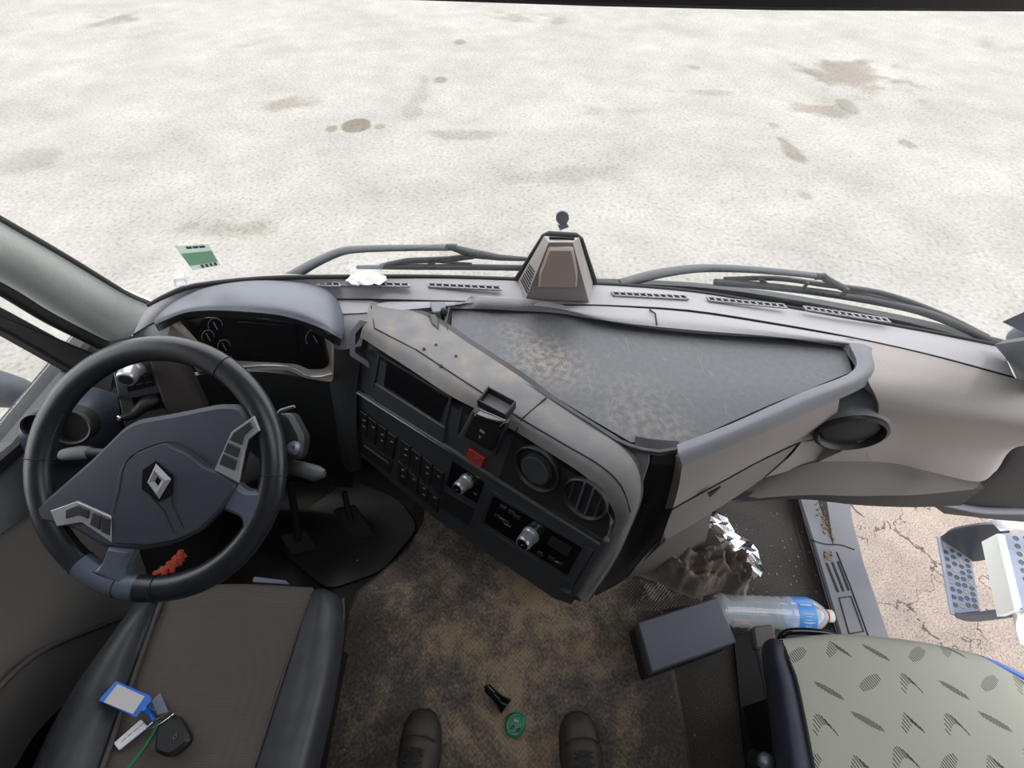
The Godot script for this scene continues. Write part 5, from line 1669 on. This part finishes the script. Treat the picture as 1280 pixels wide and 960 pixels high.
func make_floor_things() -> void:
	boot("work_boot", "toe of a scuffed dark leather work boot, left of the pair on the rubber floor", at_h(531, 889, 0.03), -0.03)
	boot("work_boot", "toe of a scuffed dark leather work boot, right of the pair, beside the green object", at_h(720, 892, 0.03), 0.02)
	# flat grey box
	var st := mesh()
	var top := 0.12
	var q := hpts(top, [797, 778, 897, 746, 921, 803, 815, 841])
	var d := thing("storage_lid", "smooth dark grey box shaped lid lying on the floor below the console", "lid", at_h(855, 795, 0.0))
	plate(st, rounded([q[0] - Vector3(0, .05, 0), q[1] - Vector3(0, .05, 0), q[2] - Vector3(0, .05, 0), q[3] - Vector3(0, .05, 0)], 0.006), Vector3.UP, 0.05, 0.004)
	build(st, "top", mats.lid, d)
	st = mesh()
	var w: Vector3 = (q[1] - q[0]).normalized()
	plate(st, rounded([q[0] + w * .004 - Vector3(0, .12, 0) - w * 0.008, q[1] - w * .01 - Vector3(0, .12, 0), q[2] - w * .01 - Vector3(0, .12, 0), q[3] - w * .006 - Vector3(0, .12, 0)], 0.006), Vector3.UP, 0.072, 0.004)
	build(st, "body", mats.console_dark, d)
	# rag
	d = thing("rag", "crumpled brown grey cloth with a striped end heaped on the floor by the foil", "cloth", at_h(860, 730, 0.0))
	st = mesh()
	add_tris(st, crumple([789, 716, 800, 694, 818, 688, 850, 692, 872, 690, 888, 682, 908, 688, 924, 702, 936, 732, 930, 752, 915, 750, 902, 738, 868, 748, 846, 740, 820, 728], 0.05, 0.13, 5, 0.005), 0.04)
	build(st, "cloth", mats.rag, d)
	st = mesh()
	add_tris(st, crumple([786, 720, 815, 722, 846, 728, 880, 742, 878, 756, 850, 758, 820, 764, 788, 760], 0.0, 0.05, 15, 0.006), 0.0)
	build(st, "striped_end", mats.rag_striped, d)
	# foil wrapper
	st = mesh()
	rng.seed = 31
	var f := []
	var lft := [at_h(876, 650, 0.0), at_h(884, 664, 0.0), at_h(898, 680, 0.0), at_h(912, 690, 0.0), at_h(926, 704, 0.0), at_h(941, 726, 0.0)]
	var rgt := [at_h(890, 639, 0.0), at_h(904, 652, 0.0), at_h(914, 668, 0.0), at_h(932, 680, 0.0), at_h(942, 692, 0.0), at_h(951, 718, 0.0)]
	lft = refine(lft, 2); rgt = refine(rgt, 2)
	for i in lft.size():
		var row := []
		for j in 5:
			row.append((lft[i] as Vector3).lerp(rgt[i], j / 4.0) + Vector3(rng.randf_range(-.005, .005), 0.016 + rng.randf_range(0, .024), rng.randf_range(-.005, .005)))
		f.append(row)
	flat(st)
	for i in f.size() - 1:
		for j in 4:
			quad(st, f[i][j], f[i + 1][j], f[i + 1][j + 1], f[i][j + 1])
			var dn := Vector3(0, -0.0015, 0)
			quad(st, f[i][j] + dn, f[i][j + 1] + dn, f[i + 1][j + 1] + dn, f[i + 1][j] + dn)
	d = thing("foil_wrapper", "crumpled shiny silver foil wrapper on the carpet beside the rag", "wrapper", at_h(915, 685, -0.06))
	build(st, "foil", mats.foil, d)
	st = mesh()
	var sp := []
	for k in 10: sp.append(at_h(898 + cos(TAU * k / 10) * (7 + k % 3), 662 + sin(TAU * k / 10) * (4 + k % 2) + cos(TAU * k / 10) * 5, 0.038) + Vector3(0, rng.randf_range(-.002, .002), 0))
	plate(st, sp, Vector3.UP, 0.002)
	build(st, "brown_stain", mats.foil_brown, d)
	# bottle
	var hb := 0.05
	var a := at_h(893, 762, hb); var b := at_h(1040, 770, hb)
	var ax := (b - a).normalized(); var L := a.distance_to(b)
	d = thing("water_bottle", "clear plastic water bottle with a blue label lying on its side by the passenger seat", "bottle", at_h(970, 765, -0.06))
	var R := 0.05
	var prof := [[0.0, 0.0], [R * .8, 0.003], [R, 0.02]]
	var k0 := int((L * 0.58) / 0.012)
	for i in k0: prof.append([R * (0.89 if i % 2 else 1.0), 0.026 + i * 0.012])
	for z in [[R * .99, .62], [R, .64], [R, .80], [R * .9, .85], [R * .62, .91], [R * .34, .945], [R * .3, .96]]: prof.append([z[0], L * z[1]])
	st = mesh()
	lathe(st, a, ax, prof, 28, true)
	build(st, "bottle_body", mats.clear_plastic, d)
	st = mesh()
	lathe(st, a, ax, [[R * 1.0, L * .655], [R * 1.012, L * .656], [R * 1.012, L * .80], [R * 1.0, L * .801]], 32)
	var lb := build(st, "label", mats.label_blue, d)
	st = mesh()
	var cam_dir := (EYE - a).normalized()
	var side := (cam_dir - ax * cam_dir.dot(ax)).normalized(); var cr := ax.cross(side)
	for i in 3:
		var ang := -0.55 + i * 0.5
		var o := (side * cos(ang) + cr * sin(ang)) * R * 1.018
		tube(st, [a + ax * L * .68 + o, a + ax * L * .775 + o], 0.0022 - 0.0004 * i, 5)
	for i in 4:
		var ang := 0.1 + 0.2 * i
		var o := (side * cos(ang) + cr * sin(ang)) * R * 1.018
		tube(st, [a + ax * L * .70 + o, a + ax * L * .755 + o], 0.0012, 5)
	build(st, "label_print", mats.label_white, lb)
	st = mesh()
	lathe(st, a, ax, [[R * .3, L * .955], [R * .36, L * .957], [R * .36, L], [0.0, L * 1.002]], 20)
	build(st, "cap", mats.label_white, d)
	st = mesh()
	lathe(st, a, ax, [[R * .3, L * .94], [R * .37, L * .942], [R * .37, L * .953], [R * .3, L * .955]], 20)
	build(st, "cap_ring", mats.orange_red, d)
	# red scrap under bottle
	st = mesh()
	plate(st, rounded(hpts(-0.05, [914, 776, 934, 777, 936, 784, 916, 784]), 0.006), Vector3.UP, 0.02, 0.004)
	tag(build(st, "red_wrapper", mats.orange_red), "small red plastic scrap under the water bottle's near side", "scrap")
	# charger and green object
	d = thing("car_charger", "small black plug shaped charger lying on the dusty floor between the boots", "charger", at_h(620, 875, 0.0))
	var c0 := at_h(606, 857, 0.02); var c1 := at_h(633, 884, 0.02)
	var cx := (c1 - c0).normalized(); var cl := c0.distance_to(c1)
	st = mesh()
	lathe(st, c0, cx, [[0.0, 0.0], [0.005, 0.0], [0.006, 0.006], [0.012, 0.008], [0.0125, cl * .45], [0.015, cl * .7], [0.021, cl * .9], [0.022, cl], [0.0, cl]], 20)
	build(st, "body", mats.gloss_black, d)
	st = mesh()
	tube(st, [c0 + cx * cl * .12 + Vector3(.003, .0125, -.003), c0 + cx * cl * .4 + Vector3(.003, .0125, -.003)], 0.0018, 6)
	build(st, "contact_spring", mats.steel, d)
	d = thing("green_gadget", "rounded glossy green gadget on the floor in front of the right boot", "gadget", at_h(644, 907, 0.0))
	var gp := []
	for q2 in [[636, 893], [648, 889], [658, 897], [657, 914], [646, 924], [633, 920], [630, 906]]: gp.append(at_h(q2[0], q2[1], 0.0))
	st = mesh()
	plate(st, rounded(gp, 0.012, 5), Vector3.UP, 0.016, 0.005)
	build(st, "case", mats.green_plastic, d)
	st = mesh()
	ring_plate(st, rounded(hpts(.016, [638, 896, 652, 894, 653, 915, 636, 917]), 0.008), Vector3.UP, 0.002, 0.002)
	build(st, "rim_line", mats.boot, d)
	for q3 in [[645, 901, 0.008], [641, 909, 0.007], [648, 912, 0.006]]:
		st = mesh()
		bx(st, at_h(q3[0], q3[1], .017), Vector3(q3[2] * 2, 0.003, q3[2]), Basis(Vector3.UP, q3[0] * 1.3), 0.001)
		build(st, "chip", mats.steel if q3[2] > 0.0075 else mats.boot, d)
	# driver's footwell: mat, pedals, papers, red strap
	st = mesh()
	plate(st, rounded(hpts(-0.1, [352, 690, 380, 640, 440, 600, 500, 625, 525, 660, 480, 715, 410, 740]), 0.05, 6), Vector3.UP, 0.012, 0.003)
	tag(build(st, "floor_mat", mats.black), "black rubber mat in the driver's footwell under the dashboard", "mat")
	d = thing("brake_pedal", "dark brake pedal above the driver's floor mat, near the column", "pedal", at_h(380, 640, -0.1))
	st = mesh()
	plate(st, rounded(hpts(0.1, [352, 668, 384, 660, 392, 688, 360, 698]), 0.01), Vector3(0, 0.8, 0.6).normalized(), 0.012, 0.003)
	build(st, "pad", mats.rubber, d)
	st = mesh()
	tube(st, [at_h(372, 676, 0.1), at_h(368, 640, 0.2), at_h(362, 600, 0.3)], 0.012, 8)
	build(st, "lever", mats.console_dark, d)
	d = thing("accelerator_pedal", "dark accelerator pedal standing at the right of the driver's footwell", "pedal", at_h(440, 640, -0.1))
	st = mesh()
	plate(st, rounded(hpts(0.06, [418, 636, 446, 628, 462, 676, 432, 684]), 0.01), Vector3(0, 0.75, 0.66).normalized(), 0.012, 0.003)
	build(st, "pad", mats.rubber, d)
	st = mesh()
	tube(st, [at_h(438, 650, 0.06), at_h(430, 615, 0.14)], 0.01, 8)
	build(st, "lever", mats.console_dark, d)
	st = mesh()
	plate(st, rounded(hpts(0.36, [318, 721, 358, 726, 362, 731, 316, 728]), 0.004), Vector3.UP, 0.004, 0.001)
	tag(build(st, "paper_slip", mats.tread_grey), "white paper slip tucked at the front edge of the driver's seat", "paper")
	st = mesh()
	var ribbon := fine([hrow([194, 716, .50, 206, 708, .51, 217, 698, .51, 226, 688, .50]), hrow([190, 720, .51, 206, 713, .52, 220, 702, .52, 230, 690, .5]), hrow([188, 724, .50, 204, 720, .51, 219, 711, .51, 232, 696, .49])], 5, 4)
	for i in ribbon.size():
		for j in ribbon[i].size(): ribbon[i][j] += Vector3(0, 0.006 * sin(j * 1.9 + i * 0.8), 0)
	sheet(st, ribbon, 0.004)
	tag(build(st, "red_cloth", mats.orange_red), "crumpled orange red cloth seen through the lower opening of the steering wheel", "cloth")
	# crumbs: nobody could count them
	st = mesh()
	rng.seed = 91
	for i in 130:
		var u := rng.randf_range(900, 1050); var v := rng.randf_range(625, 790); var h := -0.058
		if i % 3 == 0:
			u = rng.randf_range(430, 900); v = rng.randf_range(690, 955); h = 0.002
		var s := rng.randf_range(0.0015, 0.004)
		bx(st, at_h(u, v, h), Vector3(s * rng.randf_range(.7, 2.2), s * .6, s), Basis(Vector3.UP, rng.randf() * TAU), 0.0)
	var cr2 := tag(build(st, "crumbs", mats.crumb), "pale crumbs and grit scattered over the floor and carpet", "crumbs")
	cr2.set_meta("kind", "stuff")

# ---------------------------------------------------------------- door sill, open door, neighbour's step
func make_right_side() -> void:
	var d := thing("door_sill", "grey plastic entry sill with slots between carpet and open doorway", "sill", at_h(1060, 720, -0.06))
	d.set_meta("kind", "structure")
	var st := mesh()
	plate(st, hpts(-0.02, [990, 600, 1056, 600, 1063, 653, 1077, 706, 1112, 810, 1130, 880, 1080, 880, 1046, 795, 1012, 677, 993, 618]), Vector3.UP, 0.02, 0.006)
	build(st, "panel", mats.sill, d)
	st = mesh()
	tube(st, [at_h(993, 610, .001), at_h(1012, 677, .001), at_h(1047, 797, .001)], 0.004, 6)
	build(st, "edge_gap", mats.dark_hole, d)
	st = mesh()
	tube(st, refine([at_h(1010, 673, .001), at_h(1030, 680, .001), at_h(1050, 681, .001), at_h(1068, 687, .001)], 3), 0.0022, 5)
	tube(st, [at_h(1046, 690, .001), at_h(1062, 730, .001), at_h(1086, 796, .001)], 0.002, 5)
	build(st, "joint", mats.dark_hole, d)
	st = mesh()
	plate(st, hpts(0.0, [1021, 620, 1032, 620, 1042, 682, 1034, 660]), Vector3.UP, 0.002)
	build(st, "wedge_gap", mats.dark_hole, d)
	for i in 3:
		st = mesh()
		var o := i * 7.0
		plate(st, hpts(0.0, [1032 + o, 704 - i, 1034.5 + o, 703.5 - i, 1049 + o * .95, 740 - i, 1046.5 + o * .95, 740.5 - i]), Vector3.UP, 0.002)
		build(st, "slot", mats.dark_hole, d)
	st = mesh()
	ring_plate(st, hpts(0.0, [1048, 747, 1064, 745, 1080, 790, 1061, 793]), Vector3.UP, 0.002, 0.003)
	build(st, "recess_outline", mats.dark_hole, d)
	st = mesh()
	lathe(st, at_h(1036, 695, 0.0), Vector3.UP, [[0.016, 0.0], [0.016, 0.003], [0.008, 0.003], [0.008, 0.001], [0.0, 0.001]], 18)
	build(st, "screw_boss", mats.lower, d)
	st = mesh()
	rng.seed = 17
	for i in 60:
		var t := rng.randf()
		bx(st, at_h(lerpf(1022, 1040, t) + rng.randf_range(-6, 4), lerpf(628, 676, t) + rng.randf_range(-6, 6), 0.003), Vector3(rng.randf_range(.002, .008), 0.002, rng.randf_range(.002, .004)), Basis(Vector3.UP, rng.randf() * TAU), 0.0)
	for i in 14: bx(st, at_h(1036 + rng.randf_range(-6, 6), 695 + rng.randf_range(-6, 6), 0.004), Vector3(rng.randf_range(.002, .006), 0.002, 0.003), Basis(Vector3.UP, rng.randf() * TAU), 0.0)
	var db := tag(build(st, "debris", mats.crumb_dark), "brown bits of straw and grit gathered on the entry sill", "debris")
	db.set_meta("kind", "stuff")
	# open passenger door
	d = thing("door", "open passenger door with dark mesh speaker panel, right of the dashboard", "door", Vector3(1.4, 0.1, -0.72))
	d.set_meta("kind", "structure")
	st = mesh()
	var g := fine([[at_d(1262, 520, .72), at_d(1300, 500, .72), at_d(1420, 500, .72)], [at_d(1240, 578, .70), at_d(1290, 560, .69), at_d(1420, 560, .68)], [at_d(1200, 606, .69), at_d(1270, 596, .67), at_d(1420, 600, .66)], [at_d(1158, 622, .69), at_d(1250, 640, .67), at_d(1420, 650, .66)]], 5, 4)
	sheet(st, g, 0.04)
	build(st, "inner_panel", mats.grid_mesh, d)
	st = mesh()
	tube(st, refine([at_d(1160, 624, .68), at_d(1190, 631, .67), at_d(1230, 638, .66), at_d(1300, 640, .66), at_d(1420, 652, .65)], 3), 0.012, 8, 0.6)
	build(st, "bottom_strip", mats.sill, d)
	st = mesh()
	sheet(st, fine([[at_d(1150, 620, .70), at_d(1190, 634, .69), at_d(1240, 640, .68), at_d(1420, 652, .67)], [at_d(1180, 642, .69), at_d(1215, 646, .68), at_d(1250, 650, .68), at_d(1420, 664, .67)]], 4, 3), 0.03)
	build(st, "bottom_edge", mats.console_dark, d)
	st = mesh()
	span(st, Vector3(1.42, 0.3, -0.82), Vector3(2.15, 0.82, -0.78), 0.01)
	build(st, "outer_skin", mats.white, d)
	for q in [[Vector3(1.3, 0.8, -0.78), Vector3(1.38, 1.72, -0.76)], [Vector3(1.38, 1.72, -0.76), Vector3(2.12, 1.7, -0.76)], [Vector3(2.12, 1.7, -0.76), Vector3(2.13, 0.8, -0.78)]]:
		st = mesh()
		tube(st, [q[0], q[1]], 0.025, 10)
		build(st, "window_frame", mats.rubber, d)
	st = mesh()
	plate(st, [Vector3(1.3, 0.8, -0.775), Vector3(2.13, 0.8, -0.775), Vector3(2.12, 1.7, -0.765), Vector3(1.38, 1.72, -0.765)], Vector3(0, 0, 1), 0.004)
	build(st, "window_pane", mats.pane, d)
	st = mesh()
	tube(st, [Vector3(1.19, 0.86, -0.78), Vector3(1.2, 1.3, -0.76), Vector3(1.2, 2.1, -0.72)], 0.045, 12)
	struct(build(st, "trim", mats.hood), "grey front pillar beside the open passenger door", "trim")
	# step of the lorry parked alongside
	d = thing("boarding_step", "perforated grey boarding step with curved side plates on the neighbouring vehicle", "step", Vector3(2.4, -0.8, -0.7))
	var h := -0.72
	var o := at_h(1175, 672, h); var e1 := at_h(1192, 768, h); var e2 := at_h(1226, 764, h); var e3 := at_h(1215, 700, h)
	st = mesh()
	var L := e1 - o
	var wdt := (e2 - e1)
	plate(st, [o - Vector3(0, .012, 0), e1 - Vector3(0, .012, 0), e2 - Vector3(0, .012, 0), e3 - Vector3(0, .012, 0)], Vector3.UP, 0.012, 0.003)
	build(st, "tread", mats.tread_grey, d)
	for i in 9:
		for j in 4:
			var t := (i + 0.7) / 9.8
			var l := o.lerp(e1, t); var r := e3.lerp(e2, t)
			var t0 := 0.12 + j * 0.235
			var p := l.lerp(r, t0)
			if j % 2: p += L * 0.012
			st = mesh()
			lathe(st, p, Vector3.UP, [[0.0105, 0.0], [0.0105, 0.002], [0.0088, 0.002], [0.0088, 0.0008], [0.0, 0.0008]], 12)
			build(st, "tread_hole", mats.step_dark if (i + j * 2) % 5 else mats.crumb, d)
	st = mesh()
	tube(st, [o + Vector3(-.006, 0, 0), e1 + Vector3(-.006, 0, 0)], 0.009, 8)
	build(st, "front_lip", mats.tread_grey, d)
	# far and near curved side plates up to the second tread
	var far_top := refine([at_h(1175, 671, h + .0), at_h(1192, 662, h + .12), at_h(1225, 656, h + .25), at_h(1262, 656, h + .3)], 5)
	var far_low := refine([at_h(1178, 678, h - .0), at_h(1200, 690, h - .04), at_h(1216, 702, h - .02), at_h(1262, 692, h + .1)], 5)
	st = mesh()
	sheet(st, [far_top, far_low], 0.012)
	build(st, "side_plate", mats.step_dark, d)
	var near_top := refine([at_h(1192, 769, h), at_h(1210, 770, h + .02), at_h(1240, 766, h + .06), at_h(1290, 760, h + .16)], 5)
	var near_low := refine([at_h(1196, 773, h - .06), at_h(1212, 777, h - .05), at_h(1242, 775, h - .02), at_h(1290, 768, h + .1)], 5)
	st = mesh()
	sheet(st, [near_top, near_low], 0.012)
	build(st, "side_plate", mats.step_dark, d)
	# upper tread, mostly out of frame
	var h2 := -0.38
	var u0 := at_h(1254, 666, h2); var u1 := at_h(1277, 762, h2); var u2 := at_h(1340, 760, h2); var u3 := at_h(1318, 666, h2)
	st = mesh()
	plate(st, [u0 - Vector3(0, .02, 0), u1 - Vector3(0, .02, 0), u2 - Vector3(0, .02, 0), u3 - Vector3(0, .02, 0)], Vector3.UP, 0.02, 0.004)
	build(st, "tread", mats.tread_grey, d)
	st = mesh()
	plate(st, [u0 - Vector3(0.02, .1, 0), u1 - Vector3(0.02, .1, 0), u1 - Vector3(-.015, .1, 0), u0 - Vector3(-.015, .1, 0)], Vector3.UP, 0.1, 0.01)
	build(st, "riser", mats.trim_grey, d)
	for i in 8:
		for j in 2:
			var p := u0.lerp(u1, (i + .7) / 9.0).lerp(u3.lerp(u2, (i + .7) / 9.0), 0.22 + j * 0.2)
			st = mesh()
			lathe(st, p, Vector3.UP, [[0.0105, 0.0], [0.0105, 0.002], [0.0088, 0.002], [0.0088, 0.0008], [0.0, 0.0008]], 12)
			build(st, "tread_hole", mats.step_dark, d)
	# white bodywork of that vehicle
	d = thing("parked_vehicle", "white lower bodywork of the vehicle parked alongside, at the right edge", "vehicle", Vector3(2.7, -0.9, -0.7))
	st = mesh()
	sheet(st, fine([[at_h(1236, 650, -.30), at_h(1262, 650, -.2), at_h(1420, 664, -.2)], [at_h(1242, 655, -.33), at_h(1262, 660, -.24), at_h(1420, 674, -.24)], [at_h(1250, 664, -.36), at_h(1290, 664, -.3), at_h(1420, 690, -.28)]], 4, 3), 0.03)
	build(st, "upper_panel", mats.white, d)
	st = mesh()
	sheet(st, fine([[at_h(1272, 770, -.42), at_h(1300, 766, -.38), at_h(1400, 766, -.35)], [at_h(1270, 785, -.5), at_h(1300, 785, -.46), at_h(1400, 785, -.4)], [at_h(1276, 806, -.6), at_h(1310, 806, -.56), at_h(1400, 806, -.5)]], 4, 4), 0.03)
	build(st, "lower_panel", mats.white, d)
	# mirror arm outside the driver's window
	d = thing("mirror_arm", "blurred dark round mirror arm outside the driver's window", "mirror", at_x(0, 520, -1.5))
	st = mesh()
	tube(st, refine([at_x(-120, 470, -1.5), at_x(-40, 478, -1.5), at_x(0, 487, -1.48), at_x(28, 492, -1.46), at_x(46, 494, -1.45)], 4), [0.055, 0.055, 0.055, 0.055, 0.055, 0.055, 0.054, 0.053, 0.052, 0.05, 0.048, 0.046, 0.042, 0.038, 0.033, 0.026, 0.015], 18)
	build(st, "arm", mats.step_dark, d)
	st = mesh()
	tube(st, [at_x(40, 494, -1.452), at_x(52, 492, -1.44), at_x(64, 488, -1.43)], [0.036, 0.03, 0.012], 14)
	build(st, "arm_end", mats.navy, d)

# ---------------------------------------------------------------- scene
func _ready() -> void:
	var cam := Camera3D.new()
	cam.name = "camera"; cam.position = EYE; cam.rotation_degrees = Vector3(-PITCH, 0, 0)
	cam.fov = rad_to_deg(2.0 * atan(480.0 / FOCAL)); cam.near = 0.02; cam.far = 200.0
	add_child(cam)
	cam.current = true
	var we := WorldEnvironment.new()
	we.name = "world"
	var env := Environment.new()
	env.background_mode = Environment.BG_SKY
	var sky := Sky.new()
	var sm := ProceduralSkyMaterial.new()
	sm.sky_top_color = Color(0.89, 0.9, 0.92); sm.sky_horizon_color = Color(0.95, 0.94, 0.92)
	sm.ground_bottom_color = Color(0.5, 0.48, 0.45); sm.ground_horizon_color = Color(0.8, 0.78, 0.75)
	sm.sky_energy_multiplier = 2.4
	sky.sky_material = sm
	env.sky = sky
	env.ambient_light_source = Environment.AMBIENT_SOURCE_SKY
	env.tonemap_mode = Environment.TONE_MAPPER_LINEAR
	env.tonemap_exposure = 0.62
	env.sdfgi_enabled = true; env.ssao_enabled = true; env.ssil_enabled = true
	we.environment = env
	add_child(we)
	var sun := DirectionalLight3D.new()
	sun.name = "sun"
	sun.light_color = Color(1.0, 0.97, 0.93); sun.light_energy = 0.7; sun.light_angular_distance = 6.0
	sun.shadow_enabled = true
	add_child(sun)
	sun.look_at_from_position(Vector3(0.3, 3.0, -0.55), Vector3.ZERO, Vector3.FORWARD)
	make_materials()
	make_ground()
	make_shell()
	make_dash()
	make_cluster()
	make_console()
	make_switch_panel()
	make_column()
	make_wheel()
	make_seats()
	make_right_side()
	make_screen_things()
	make_keys()
	make_floor_things()
